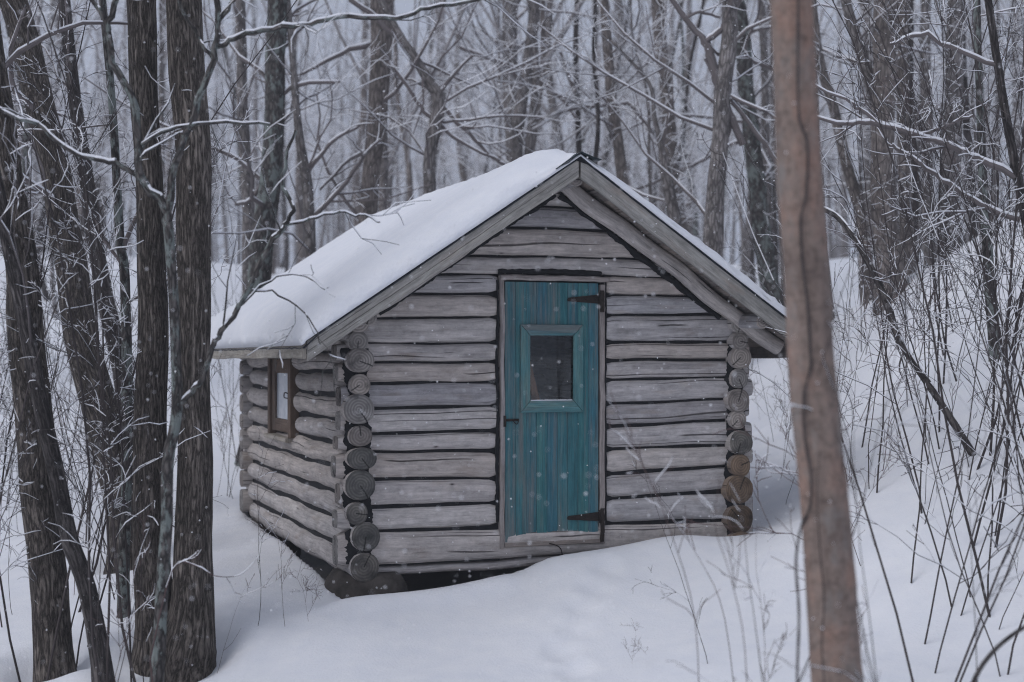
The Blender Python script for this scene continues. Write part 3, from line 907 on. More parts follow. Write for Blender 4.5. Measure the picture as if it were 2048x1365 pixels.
# gable rafters lying against the front wall
for side in (-1, 1):
    rows = []
    for t in np.linspace(.02, FE - .12, 40):
        rows.append((W / 2 + side * t, -.155, ZR - t * SL - .135, .055, .062))
    log_mesh('rafter', rows, 18, 2.6, (True, True), None, .03, cabin)
jag('tar_seam', [(W / 2 + .02, ZR - .235), (W / 2 + .7, ZR - .235 - .68 * SL), (W / 2 + 1.42, ZR - .225 - 1.42 * SL)], .024, -.092, th=.02, amp=.4)
jag('tar_seam', [(W / 2 - .02, ZR - .235), (W / 2 - .7, ZR - .235 - .68 * SL), (W / 2 - 1.42, ZR - .225 - 1.42 * SL)], .022, -.092, th=.02, amp=.4)
# purlins carrying the planks past the gable
for (x, dz) in ((W / 2 - .0, -.135), (W + .02, -.12), (-.02, -.12)):
    log_mesh('purlin', [(x, y, rp(x, dz - .03), .055, .055) for y in np.linspace(YF + .03, YB - .03, 24)], 14, 2.1, (True, True), None, .02, cabin)
# ridge cap: folded dark sheet
mb = MB(); V = []; nn = 40
for t in range(nn + 1):
    y = YF - .075 + (YB - YF + .1) * t / nn
    lift = .05 * max(0, 1 - t / 5)
    for (dx, dz) in ((-.20, -.118), (-.10, -.048), (-.012, .012), (.0, .016), (.012, .012), (.09, -.040 + lift * .5), (.16, -.082 + lift)):
        V.append((W / 2 + dx, y, ZR + dz + .012 + rng.normal() * .002))
f = [(t * 7 + s, t * 7 + s + 1, (t + 1) * 7 + s + 1, (t + 1) * 7 + s) for t in range(nn) for s in range(6)]
mb.add(V, f, [[(0, 0)] * 4] * len(f), 0)
o = mb.build('ridge_cap', M['cap'], cabin); so = o.modifiers.new('thick', 'SOLIDIFY'); so.thickness = .004
# black end of the ridge under the cap
core('ridge_end', [(W / 2 - .045, ZR - .03), (W / 2 + .075, ZR - .062), (W / 2 + .03, ZR - .02), (W / 2, ZR - .004)], YF - .040, YF - .036)

# ---- door
door = empty('door', (0, 0, 0), 0, cabin)
dx0, dx1, dz0, dz1 = 1.146, 1.924, .205, 2.190
DYF = -.086                                # front face of the planks
wx0, wx1, wz0, wz1 = 1.3405, 1.711, 1.274, 1.787
nb = 9; bw = (dx1 - dx0) / nb
for q in range(nb):
    a, b = dx0 + q * bw + .0007, dx0 + (q + 1) * bw - .0007
    y = DYF + rng.normal() * .0012
    segs = [(dz0, dz1)]
    if b > wx0 + .004 and a < wx1 - .004: segs = [(dz0, wz0 - .004), (wz1 + .004, dz1)]
    for (z0, z1) in segs:
        one_board('plank', M['door'], door, (a, y, z0), (0, 0, z1 - z0), (b - a, 0, 0), (0, .026, 0), bev=.0024)
one_board('batten', M['door'], door, (dx0 + .01, DYF + .028, .45), (dx1 - dx0 - .02, 0, 0), (0, 0, .10), (0, .02, 0))
one_board('batten', M['door'], door, (dx0 + .01, DYF + .028, 2.0), (dx1 - dx0 - .02, 0, 0), (0, 0, .10), (0, .02, 0))
# mitred window frame
dwin = empty('window', (0, 0, 0), 0, door)
ox0, ox1, oz0, oz1 = 1.2667, 1.787, 1.19, 1.865
def mitre(name, q, mat, y0, y1, parent, grain):
    mb = MB(); V = [(x, y0, z) for x, z in q] + [(x, y1, z) for x, z in q]
    # bevelled front: slope the inner edge back a little
    f = [(0, 1, 2, 3), (7, 6, 5, 4)] + [(i, 4 + i, 4 + (i + 1) % 4, (i + 1) % 4) for i in range(4)]
    r = random.uniform(0, 9)
    def uvp(i): x, _, z = V[i]; return (x + r, z + r) if grain == 'x' else (z + r, x + r)
    f = [t[::-1] for t in f]
    mb.add(V, f, [[uvp(i) for i in t] for t in f], 0)
    o = mb.build(name, mat, parent, False)
    bv = o.modifiers.new('bevel', 'BEVEL'); bv.width = .004; bv.segments = 2
    return o
g = .0012
FY = DYF - .020
mitre('frame_rail', [(ox0 + g, oz1), (ox1 - g, oz1), (wx1 - .006 - g, wz1 - .006), (wx0 + .006 + g, wz1 - .006)][::-1], M['doorframe'], FY, DYF - .0015, dwin, 'x')
mitre('frame_rail', [(ox0 + g, oz0), (ox1 - g, oz0), (wx1 - .006 - g, wz0 + .006), (wx0 + .006 + g, wz0 + .006)], M['doorframe'], FY - .001, DYF - .0015, dwin, 'x')
mitre('frame_stile', [(ox0, oz0 + g), (wx0 + .006, wz0 + .006 + g), (wx0 + .006, wz1 - .006 - g), (ox0, oz1 - g)], M['doorframe'], FY, DYF - .0015, dwin, 'z')
mitre('frame_stile', [(ox1, oz0 + g), (wx1 - .006, wz0 + .006 + g), (wx1 - .006, wz1 - .006 - g), (ox1, oz1 - g)][::-1], M['doorframe'], FY, DYF - .0015, dwin, 'z')
one_board('pane', M['glass'], dwin, (wx0 - .01, DYF + .006, wz0 - .01), (0, 0, wz1 - wz0 + .02), (wx1 - wx0 + .02, 0, 0), (0, .003, 0), bev=.0005)
# snow crumbs on the bottom rail
mb = MB(); P = np.array([(x, FY + .012, wz0 + .008) for x in np.linspace(wx0 + .012, wx1 - .012, 26)]); tube(mb, P, .005 + .003 * rng.random(26), 6, 0)
mb.build('snow_line', M['snow_branch'], dwin)
# strap hinges
def hinge(zc, tilt, plate):
    h = empty('hinge', (0, 0, 0), 0, door)
    mb = MB(); y0, y1 = DYF - .009, DYF - .002
    xr, xl = dx1 + .006, dx1 - .262
    q = [(xl, zc - .015 + tilt), (xr, zc - .036), (xr, zc + .036), (xl + .006, zc + .013 + tilt), (xl - .004, zc + tilt)]
    n = len(q); V = [(x, y0, z) for x, z in q] + [(x, y1, z) for x, z in q]
    f = [tuple(range(n - 1, -1, -1))[::-1], tuple(range(2 * n - 1, n - 1, -1))] + [(i, n + i, n + (i + 1) % n, (i + 1) % n) for i in range(n)]
    mb.add(V, f, [[(0, 0)] * len(t) for t in f], 0); mb.build('strap', M['iron'], h, False)
    mb = MB(); board(mb, (dx1 + .009, -.108, plate[0]), (0, 0, plate[1] - plate[0]), (.034, 0, 0), (0, .012, 0), bev=.003, nseg=10, warp=.0025); mb.build('plate', M['iron'], h, False)
    mb = MB(); tube(mb, [(dx1 + .006, -.104, zc - .05), (dx1 + .006, -.104, zc + .05)], [.008, .008], 8, 0); mb.build('pin', M['iron'], h)
    for bx in (dx1 - .03, dx1 - .11, dx1 - .2):
        mb = MB(); tube(mb, [(bx, DYF - .014, zc + tilt * .5), (bx, DYF - .008, zc + tilt * .5)], [.004, .006], 8, 0); mb.build('bolt', M['iron'], h)
hinge(2.068, -.006, (1.965, 2.135)); hinge(.372, .0, (.175, .435))
# latch
lt = empty('latch', (0, 0, 0), 0, door)
one_board('latch_plate', M['iron'], lt, (1.128, -.104, 1.085), (0, 0, .085), (.022, 0, 0), (0, .010, 0), bev=.002)
one_board('latch_bar', M['iron'], lt, (1.150, DYF - .014, 1.125), (.105, 0, .002), (0, 0, .018), (0, .008, 0), bev=.002)
mb = MB(); tube(mb, smooth_poly([(1.205, DYF - .02, 1.135), (1.215, DYF - .03, 1.115), (1.235, DYF - .03, 1.105), (1.25, DYF - .02, 1.135)], 4), [.0035] * 13, 6, 0); mb.build('hasp', M['iron'], lt)
# door frame
dfr = empty('door_frame', (0, 0, 0), 0, cabin)
one_board('jamb', M['jamb'], dfr, (DX0, -.100, .16), (0, 0, 2.075), (.036, 0, 0), (0, .14, 0), bev=.006, nseg=16, warp=.0022)
one_board('jamb', M['jamb'], dfr, (DX1 - .044, -.096, .16), (0, 0, 2.02), (.042, 0, 0), (0, .14, 0), bev=.006, nseg=16, warp=.0022)
one_board('lintel', M['jamb'], dfr, (DX0 + .004, -.112, 2.203), (DX1 - DX0 + .028, 0, .0), (0, 0, .040), (0, .15, 0), bev=.010, nseg=14, warp=.0022)
one_board('threshold', M['soffit'], dfr, (DX0 + .036, -.104, .166), (dx1 - DX0 - .030, 0, .0), (0, 0, .032), (0, .13, 0), bev=.005, nseg=8, warp=.001)
# vine stub by the threshold
mb = MB(); tube(mb, smooth_poly([(1.50, -.112, .185), (1.57, -.115, .160), (1.60, -.118, .12), (1.605, -.12, .04)], 4), np.linspace(.005, .004, 13), 6, 0); mb.build('root_strand', M['iron'], dfr)

# ---- side window
sw = empty('window', (0, 0, 0), 0, cabin); sw['label'] = 'brown framed side window with a pale frosted pane'
SXF = -.105
def yb(name, mat, y0, y1, z0, z1, x0, x1, grain='z', parent=sw):
    if grain == 'z': one_board(name, M[mat], parent, (x0, y0, z0), (0, 0, z1 - z0), (0, y1 - y0, 0), (x1 - x0, 0, 0), bev=.004)
    else: one_board(name, M[mat], parent, (x0, y0, z0), (0, y1 - y0, 0), (0, 0, z1 - z0), (x1 - x0, 0, 0), bev=.004)
yb('jamb', 'brown', WY0 - .03, WY0 + .06, WZ0 - .03, WZ1 + .02, SXF - .02, .07)
yb('jamb', 'brown', WY1 - .06, WY1 + .03, WZ0 - .03, WZ1 + .02, SXF - .02, .07)
yb('sash_stile', 'brown', WY0 + .062, WY0 + .20, WZ0 + .002, WZ1 - .002, SXF + .005, SXF + .045)
yb('sash_stile', 'brown', WY1 - .20, WY1 - .062, WZ0 + .002, WZ1 - .002, SXF + .005, SXF + .045)
yb('sash_rail', 'brown', WY0 + .202, WY1 - .202, WZ1 - .125, WZ1 - .002, SXF + .007, SXF + .043, 'y')
yb('sash_rail', 'brown', WY0 + .202, WY1 - .202, WZ0 + .002, WZ0 + .115, SXF + .007, SXF + .043, 'y')
yb('sill', 'trim', WY0 + .02, WY1 + .05, WZ0 - .07, WZ0 - .032, SXF - .05, .03, 'y')
yb('pane', 'frost', WY0 + .19, WY1 - .19, WZ0 + .10, WZ1 - .11, SXF + .022, SXF + .027)
mb = MB(); tube(mb, smooth_poly([(SXF, WY0 + .14, 1.30), (SXF - .03, WY0 + .15, 1.31), (SXF - .03, WY0 + .17, 1.27), (SXF, WY0 + .17, 1.26)], 3), [.005] * 10, 6, 0); mb.build('handle', M['iron'], sw)

# ---- things about the cabin
mb = MB()
import bmesh
def rock(name, loc, size, label, cat, mat='stone', seed=1):
    bm = bmesh.new(); bmesh.ops.create_icosphere(bm, subdivisions=4, radius=1.0)
    rg = np.random.default_rng(seed); ph = rg.uniform(0, 6.28, 9)
    for v in bm.verts:
        c = v.co
        k = 1 + .10 * math.sin(2.1 * c.x + ph[0]) * math.cos(1.7 * c.y + ph[1]) + .06 * math.sin(4 * c.z + 3 * c.x + ph[2]) + .03 * math.sin(9 * c.y + ph[3]) * math.sin(8 * c.x + ph[4]) + rg.normal() * .006
        c *= k
        c.x = math.copysign(abs(c.x) ** .75, c.x); c.y = math.copysign(abs(c.y) ** .75, c.y); c.z = math.copysign(min(abs(c.z), .8) ** .8, c.z)
        c.x *= size[0]; c.y *= size[1]; c.z *= size[2]
    me = bpy.data.meshes.new(name); bm.to_mesh(me); bm.free()
    me.polygons.foreach_set('use_smooth', [True] * len(me.polygons)); me.materials.append(M[mat])
    o = link_mesh(name, me); o.location = loc; o.rotation_euler = (0, 0, TH + .1)
    tag(o, label, cat); return o
p = L2W(.10, .12)
rock('foundation_stone', (p[0], p[1], -.235), (.30, .30, .31), 'dark boulder under the near corner of the log cabin', 'stone', seed=3)
p = L2W(W - .1, .2); rock('foundation_stone', (p[0], p[1], -.2), (.28, .28, .27), 'dark stone in the shade beneath the cabin floor', 'stone', seed=5)
p = L2W(.15, D - .2); rock('foundation_stone', (p[0], p[1], -.2), (.26, .26, .27), 'dark stone under the rear corner of the cabin side wall', 'stone', seed=8)
# board seen through the door glass
lean = MB(); a = L2W(1.50, .06, 1.02); b = L2W(1.295, -.045, 1.64)
ws = unit(vec(ct, st_, .2)) * .06
board(lean, a, b - a, ws, vec(-st_, ct, 0) * .02, bev=.003)
# let it stand on the cabin floor
d = (b - a) / (b - a)[2]
a2 = a - d * (a[2] - .115)
lean = MB(); board(lean, a2, b - a2, ws, vec(-st_, ct, 0) * .02, bev=.003)
o = lean.build('leaning_board', M['orange'], None, False); tag(o, 'orange brown board leaning inside behind the door window', 'board')

# ---- snow on the roof
def roof_snow():
    nxs, nys = 110, 90
    x0, x1 = -OA - .045, W + OA + .035
    y0, y1 = YF - .05, YB + .03
    xs = x0 + (x1 - x0) * (.5 - .5 * np.cos(np.linspace(0, math.pi, nxs)) * 1.0) * 1.0
    xs = np.unique(np.concatenate([xs, [W / 2]])); nxs = len(xs)
    ys = y0 + (y1 - y0) * (.5 - .5 * np.cos(np.linspace(0, math.pi, nys)))
    X, Y = np.meshgrid(xs, ys)
    base = ZR - np.abs(X - W / 2) * SL + .004
    ex = np.minimum(X - x0, x1 - X); ef = Y - y0; eb = y1 - Y
    def rnd(e, w): t = np.clip(e / w, 0, 1); return np.sqrt(np.clip(1 - (1 - t) ** 2, 0, 1))
    T = np.where(X < W / 2, .19, .115)
    T = T + .02 * np.sin(X * 1.9 + Y * .8) + .012 * np.sin(X * 4.3 - Y * 2.1 + 1)
    # thin at the front edge of the ridge, where the cap pokes out
    T = T * (1 - .80 * np.exp(-((X - W / 2 + .02) / .30) ** 2) * np.exp(-((Y - y0) / .42) ** 2))
    front = .25 + .75 * rnd(ef, .34)
    front = np.where(X < W / 2, .22 + .78 * rnd(ef, .42), .42 + .58 * rnd(ef, .22))
    h = T * front * rnd(ef + .006, .05) ** .6 * rnd(ex + .004, .13) * rnd(eb + .004, .16)
    # rounded ridge
    c = .30 * sstep(0, .9, ef)
    ridge = (np.abs(X - W / 2) - (np.sqrt((X - W / 2) ** 2 + c * c) - c * .55)) * SL
    top = base + h + np.minimum(ridge, .02) * sstep(.05, .4, ef)
    top += rng.normal(size=X.shape) * .0022 + .004 * np.sin(X * 23 + 5 * np.sin(Y * 9)) * np.cos(Y * 19) * (h > .02)
    # ragged lip
    top += (rng.normal(size=X.shape) * .006) * ((ex < .05) | (ef < .05))
    top = np.maximum(top, base + .001)
    bot = ZR - np.abs(X - W / 2) * SL - .001 - .012 * (ex < .03)
    n1, n2 = X.shape; V = np.concatenate([np.column_stack([X.ravel(), Y.ravel(), top.ravel()]), np.column_stack([X.ravel(), Y.ravel(), bot.ravel()])])
    N = n1 * n2; f = []
    for j in range(n1 - 1):
        for i in range(n2 - 1):
            a = j * n2 + i; f.append((a, a + 1, a + n2 + 1, a + n2)); f.append((N + a, N + a + n2, N + a + n2 + 1, N + a + 1))
    for i in range(n2 - 1):
        f.append((i, N + i, N + i + 1, i + 1)); a = (n1 - 1) * n2 + i; f.append((a, a + 1, N + a + 1, N + a))
    for j in range(n1 - 1):
        a = j * n2; f.append((a, a + n2, N + a + n2, N + a)); a = j * n2 + n2 - 1; f.append((a, N + a, N + a + n2, a + n2))
    me = bpy.data.meshes.new('roof_snow'); me.from_pydata(V.tolist(), [], f)
    me.polygons.foreach_set('use_smooth', [True] * len(f)); me.materials.append(M['snow'])
    o = link_mesh('roof_snow', me); o.location = (CX, CY, 0); o.rotation_euler = (0, 0, TH)
    tag(o, 'thick smooth blanket of snow lying on the cabin roof', 'snow', None, 'stuff')
roof_snow()

# ------------------------------------------------------------------ trees traced from the photograph, each at its own distance
NOLOW = None
# twin-stemmed tree in front of the cabin's side
def twin():
    Y = Y_TWIN
    root = empty('twin_stem_tree', (*PX(342, 1310, Y)[:2], gz(*PX(342, 1310, Y)[:2])))
    tag(root, 'thick furrowed twin-stemmed tree beside the cabin side window', 'tree')
    lines = []
    for pts in ([(283, -260, 50), (283, 0, 58), (298, 350, 54), (303, 700, 62), (304, 1000, 70), (308, 1200, 74), (312, 1330, 84)],
                [(362, -260, 62), (370, 0, 70), (383, 350, 70), (391, 700, 64), (388, 1000, 72), (380, 1200, 78), (368, 1310, 86)]):
        rows = [(*PX(u, v, Y + (.10 if pts[0][0] < 300 else 0)), w / FPX * Y / 2) for u, v, w in pts][::-1]
        lo = np.array(rows[0]); rows.insert(0, (lo[0], lo[1], lo[2] - .25, lo[3] * 1.05))
        hi = np.array(rows[-1]); rows.append((hi[0], hi[1] + .1, hi[2] + 3.5, hi[3] * .7))
        A = np.array(rows)
        mb, Pp, Rr = trunk_tube(A[:, :3], A[:, 3], 30, True, .012, 7)
        twigs(lines, Pp[Pp[:, 2] > 3.2], Rr[Pp[:, 2] > 3.2], 0, [(1.0, (.8, 2.0), .2, 1.2, .04), (2.4, (.3, .9), .5, .75, .03), (6, (.1, .35), .55, .7, 0)])
        for vv in mb.v: vv -= np.array(root.location)
        mb.build('trunk', M['bark_furrow'], root)
    lines = [(P - np.array(root.location), R) for P, R in lines]
    link_mesh('crown', crown_mesh('crown', lines, [M['twig'], M['snow_branch']], .9), root)
twin()

TWIGS2 = [(0, (.3, .9), .4, .8, .02), (1.6, (.25, .9), .42, .8, .03), (4.5, (.1, .42), .6, .7, .0)]
# slender lichen-spotted tree with a V fork, standing before the twin stems
px_tree([(336, 446, 20), (350, 640, 20), (354, 819, 22), (336, 921, 23), (333, 1050, 24), (323, 1178, 25), (315, 1332, 26), (310, 1440, 28)], 8.4,
        'slender lichen-spotted tree with a snowy V fork before the twin stems', 'bark_lichen', 'forked_tree', TWIGS2, top=0, n=14, snow_r=.003, limbs=[
            [(336, 450, 20), (328, 410, 18), (280, 354, 17), (272, 215, 16), (226, 128, 15), (218, 46, 14), (241, -30, 12), (262, -150, 9)],
            [(218, 60, 12), (200, 22, 10), (165, -20, 9), (130, -90, 7)],
            [(336, 446, 17), (350, 330, 16), (390, 231, 15), (426, 118, 14), (436, 56, 12), (433, -20, 11), (440, -150, 8)],
            [(434, 95, 10), (450, 85, 10), (492, 67, 10), (560, 55, 10), (616, 49, 9), (700, 33, 9), (790, 38, 8), (860, 15, 7), (950, 2, 6), (1040, -30, 5)],
            [(426, 118, 9), (400, 77, 8), (354, 0, 7), (330, -60, 6)],
            [(436, 50, 8), (455, 20, 7), (480, -20, 6)],
            [(280, 359, 11), (231, 326, 10), (185, 318, 9), (128, 295, 9), (77, 251, 8), (30, 236, 7), (-30, 200, 6)],
            [(354, 816, 13), (382, 785, 12), (405, 757, 12), (426, 696, 12), (443, 665, 12), (492, 590, 11), (538, 492, 11), (570, 452, 10), (587, 415, 9), (569, 374, 8), (575, 302, 7), (592, 262, 6)],
            [(570, 452, 7), (620, 440, 6), (680, 425, 5), (720, 430, 4), (760, 445, 3)],
            [(443, 665, 6), (470, 620, 5), (540, 560, 4), (600, 552, 3), (650, 580, 2.5)],
            [(500, 580, 5), (560, 590, 4), (620, 640, 3), (640, 690, 2.5)],
            [(283, 290, 8), (340, 262, 7), (420, 247, 6), (540, 250, 5)]], twig='bark_lichen')
# leaning furrowed trunks at the edge
px_tree([(-14, -120, 52), (25, 0, 54), (69, 154, 57), (115, 359, 59), (160, 667, 66), (232, 921, 74), (252, 1075, 72), (254, 1140, 80)], Y_T4,
        'thick furrowed tree leaning away, second in from the picture edge by the twin stems', 'bark_furrow', 'leaning_tree', SPEC_NEAR, n=24)
px_tree([(-70, -200, 44), (-30, 0, 50), (5, 260, 56), (35, 500, 62), (50, 665, 70), (80, 921, 74), (92, 1127, 72), (106, 1335, 72)], Y_T5,
        'thick dark trunk at the picture edge opposite the leaning pole slope', 'bark_furrow', 'bare_tree', SPEC_NEAR, n=24)
px_tree([(60, 700, 30), (115, 950, 33), (138, 1075, 34), (174, 1178, 36), (205, 1365, 38)], 9.1,
        'crooked dark stem leaning across the base of the trees at the edge', 'bark_dark', 'crooked_tree', SPEC_NEAR, n=14)
px_tree([(150, 200, 26), (195, 513, 32), (236, 700, 36), (262, 900, 38)], 14.0, 'slim dark tree leaning between the twin stems and the leaning trunk', 'bark_dark', spec=SPEC_NEAR)
px_tree([(205, 0, 14), (228, 250, 16), (240, 480, 18), (250, 560, 20), (254, 900, 22), (250, 1100, 22)], 10.5, 'thin sapling trunk with snowy knobs between edge trees and twin stems', 'bark_lichen', spec=SPEC_NEAR, n=10,
        limbs=[[(248, 500, 10), (280, 420, 9), (300, 405, 8)], [(250, 530, 10), (215, 490, 9), (190, 440, 8), (160, 400, 7)]])
# trunks behind the cabin, from the near side to the far
B = 'bare_tree'
px_tree([(556, -60, 40), (552, 150, 40), (545, 300, 41), (526, 470, 46), (515, 640, 48)], 17, 'mossy snow-plastered trunk behind the low corner of the cabin roof', 'bark_lichen', B, n=18,
        limbs=[[(530, 360, 9), (500, 400, 8), (470, 410, 6)], [(548, 200, 9), (600, 170, 8), (680, 165, 6)]])
px_tree([(478, -40, 20), (486, 200, 22), (494, 400, 24), (498, 560, 26)], 19, 'slim brown trunk left of the mossy snow-plastered trunk', 'bark_far', B)
px_tree([(768, -40, 46), (762, 120, 42), (752, 250, 38), (740, 380, 36), (734, 520, 38)], 18, 'sturdy brown trunk rising behind the middle of the roof snow', 'bark_pale', B,
        limbs=[[(752, 90, 12), (700, 100, 10), (640, 130, 7), (600, 150, 5)], [(745, 300, 9), (700, 320, 7), (640, 380, 5)]])
px_tree([(590, 180, 14), (600, 280, 18), (614, 360, 22), (618, 430, 22), (622, 560, 22)], 17, 'broken dark crooked trunk leaning behind the roof slope', 'bark_far', B,
        limbs=[[(616, 345, 10), (660, 290, 8), (720, 250, 6)], [(618, 440, 10), (680, 380, 9), (730, 310, 7), (760, 280, 5)]])
px_tree([(795, 60, 14), (826, 110, 18), (858, 165, 22), (876, 200, 26), (868, 260, 26), (858, 320, 24), (862, 420, 26)], 17.5, 'gnarled crooked tree with crossing snowy limbs behind the roof', 'bark_far', 'gnarled_tree',
        limbs=[[(700, 0, 10), (755, 40, 10), (826, 108, 12), (850, 160, 12)], [(875, 195, 9), (900, 160, 8), (945, 112, 6)], [(878, 205, 10), (905, 235, 9), (950, 280, 8), (985, 315, 7), (1010, 330, 6)],
               [(775, 120, 8), (815, 175, 8), (850, 225, 8), (885, 255, 8), (930, 290, 6), (1000, 322, 5)], [(885, 245, 6), (940, 240, 5), (1020, 232, 4), (1090, 235, 3)]], twig='twig')
px_tree([(1021, -40, 32), (1018, 100, 30), (1022, 200, 32), (1030, 300, 34), (1032, 420, 34)], 23, 'straight brown trunk rising just behind the roof ridge snow', 'bark_far', B)
px_tree([(1054, -40, 15), (1066, 60, 15), (1072, 160, 16), (1066, 240, 17), (1058, 300, 18), (1050, 420, 18)], 20, 'thin wavy grey trunk next to the ridge of the roof', 'bark_far', B, n=12,
        limbs=[[(920, 95, 7), (980, 118, 7), (1060, 150, 8), (1120, 195, 7), (1155, 240, 6)]])
px_tree([(1154, -40, 10), (1151, 120, 11), (1156, 220, 11), (1158, 340, 12)], 21, 'thin straight trunk rising directly above the roof peak', 'bark_dark', B, n=10,
        limbs=[[(1120, 105, 6), (1140, 165, 6), (1160, 205, 6), (1190, 250, 5)]])
px_tree([(1192, -40, 7), (1188, 110, 8), (1194, 180, 8), (1196, 260, 9), (1190, 320, 10), (1180, 420, 10)], 19, 'thin kinked dark stem just past the roof peak', 'bark_dark', B, n=9)
px_tree([(1202, -60, 18), (1214, 70, 20), (1222, 180, 21), (1234, 280, 22), (1244, 360, 23), (1252, 460, 24)], 20, 'mottled tan trunk with snow patches above the far roof slope', 'bark_pale', B,
        limbs=[[(1234, 212, 8), (1180, 215, 7), (1120, 225, 6), (1060, 245, 4)], [(1236, 208, 7), (1262, 212, 7), (1290, 245, 6), (1320, 290, 6)]])
px_tree([(1312, -40, 24), (1322, 90, 26), (1332, 180, 26), (1338, 260, 28), (1344, 340, 28), (1362, 470, 30)], 22, 'tall speckled tan trunk above the middle of the far roof slope', 'bark_pale', B)
px_tree([(1308, 230, 9), (1322, 290, 12), (1330, 330, 20), (1340, 390, 24), (1352, 450, 26), (1362, 520, 26)], 17, 'stubby forked trunk with a dark burl behind the far roof slope', 'bark_far', B, top=.6,
        limbs=[[(1322, 296, 8), (1336, 230, 7), (1345, 200, 5)]])
px_tree([(1460, -60, 28), (1458, 60, 32), (1446, 180, 34), (1440, 300, 34), (1430, 420, 38), (1422, 530, 42)], 16, 'snow-dusted trunk behind the far roof slope, left of the lichen trunk', 'bark_far', B,
        limbs=[[(1335, -10, 9), (1370, 35, 12), (1410, 85, 13), (1420, 110, 18), (1434, 160, 18), (1456, 220, 16), (1486, 290, 15)], [(1412, 84, 12), (1440, 62, 12), (1452, 40, 10), (1478, 5, 9), (1490, -40, 7)], [(1375, 35, 6), (1400, 24, 6), (1440, 35, 5)], [(1410, 118, 6), (1440, 170, 8), (1490, 235, 9), (1530, 290, 10), (1560, 330, 10)]])
px_tree([(1462, -60, 28), (1480, 40, 30), (1492, 160, 32), (1503, 270, 34), (1515, 400, 36), (1535, 530, 38), (1556, 650, 42)], 21.5, 'grey lichen-covered trunk leaning beside the far eave of the roof', 'bark_lichen', B, n=20,
        limbs=[[(1450, 90, 8), (1480, 115, 8), (1540, 135, 9), (1600, 160, 8)], [(1495, 280, 9), (1440, 300, 8), (1380, 335, 7), (1270, 380, 5)], [(1520, 250, 7), (1430, 238, 6), (1340, 232, 5), (1240, 262, 3)]])
px_tree([(1520, -60, 14), (1528, 120, 15), (1532, 300, 16), (1540, 500, 17)], 23, 'slim mottled trunk close behind the smooth foreground trunk', 'bark_far', B, n=12)
px_tree([(1617, -80, 12), (1640, 120, 18), (1668, 220, 20), (1692, 330, 22), (1722, 430, 24), (1735, 560, 26)], 18, 'tan trunk leaning towards the hill right of the smooth foreground trunk', 'bark_pale', B, n=14)
px_tree([(1680, -60, 18), (1700, 40, 22), (1725, 110, 24), (1748, 190, 26), (1765, 260, 30), (1772, 340, 34)], 17.5, 'curved brown trunk merging into the stout trunk on the hill crest', 'bark_far', B, n=14)
px_tree([(1775, -80, 48), (1772, 60, 48), (1764, 250, 46), (1768, 400, 48), (1778, 520, 52), (1782, 590, 60)], 17.2, 'stout grey brown trunk standing on the crest of the snowy hill', 'bark_pale', B, n=22)
px_tree([(1806, -60, 22), (1806, 120, 24), (1808, 330, 26), (1812, 450, 28), (1816, 540, 34)], 18.5, 'reddish brown trunk just right of the stout trunk on the hill crest', 'bark_pale', B, n=14)
px_tree([(1852, -60, 20), (1852, 200, 22), (1856, 400, 24), (1862, 560, 28)], 21, 'slim grey trunk on the hill right of the reddish brown trunk', 'bark_far', B, n=12)
px_tree([(1915, -60, 32), (1905, 200, 36), (1900, 380, 40), (1898, 500, 46), (1896, 530, 52)], 19, 'broad brown trunk at the top of the snowy hill', 'bark_far', B, n=18)
px_tree([(1962, 250, 16), (1968, 420, 20), (1978, 560, 22), (1990, 680, 24), (1996, 730, 28)], 12.2, 'short grey lichen trunk amid the thicket on the hill', 'bark_lichen', B, n=12, spec=SPEC_NEAR)
for (u, lab) in ((1480, None),): pass
# long snowy boughs reaching in from the thicket on the hill
px_tree([(1960, -120, 14), (1990, 100, 16), (2030, 330, 18), (2075, 560, 22), (2100, 800, 26)], 10.2, 'dark tree at the hill edge reaching snowy boughs towards the foreground trunk', 'bark_dark', B, n=12, spec=SPEC_NEAR, snow_r=.003,
        limbs=[[(2040, 360, 14), (1960, 320, 13), (1920, 300, 12), (1860, 280, 12), (1800, 262, 11), (1740, 245, 10), (1690, 248, 8), (1620, 232, 6)],
               [(1765, 255, 8), (1720, 220, 7), (1690, 200, 6), (1620, 165, 5)], [(1830, 272, 7), (1870, 262, 7), (1900, 250, 6), (1945, 232, 5)], [(2040, 440, 12), (1960, 410, 11), (1900, 370, 9), (1840, 330, 8), (1785, 290, 7)],
               [(1990, 130, 10), (1900, 95, 9), (1840, 70, 8), (1780, 90, 6)]])
# smooth foreground trunk
px_tree([(1566, -260, 78), (1581, 0, 82), (1597, 359, 88), (1615, 667, 91), (1645, 921, 94), (1662, 1127, 97), (1680, 1365, 102), (1690, 1500, 106)], 5.6,
        'smooth tan trunk with a climbing vine standing close before the cabin eave', 'bark_smooth', 'smooth_tree', None, n=40, top=4)
vq = [(1590, -60), (1596, 0), (1597, 220), (1615, 287), (1612, 390), (1602, 436), (1604, 513), (1615, 615), (1620, 700), (1621, 737), (1608, 793), (1610, 880), (1622, 952), (1620, 1014), (1602, 1055), (1592, 1127), (1598, 1229), (1594, 1365), (1590, 1600)]
Yt = 5.6
mb = MB(); rows = []
for (u, v) in vq:
    # lie on the front of the trunk, hang free where it leaves its side
    cu = np.interp(v, [0, 359, 667, 921, 1127, 1365, 1500], [1581, 1597, 1615, 1645, 1662, 1680, 1690]); w = np.interp(v, [0, 667, 1365], [82, 91, 102]) / 2
    q = min(1, abs(u - cu) / w); y = Yt - w / FPX * Yt * math.sqrt(max(0, 1 - q * q)) - .016
    rows.append((*PX(u, v, y), .0052))
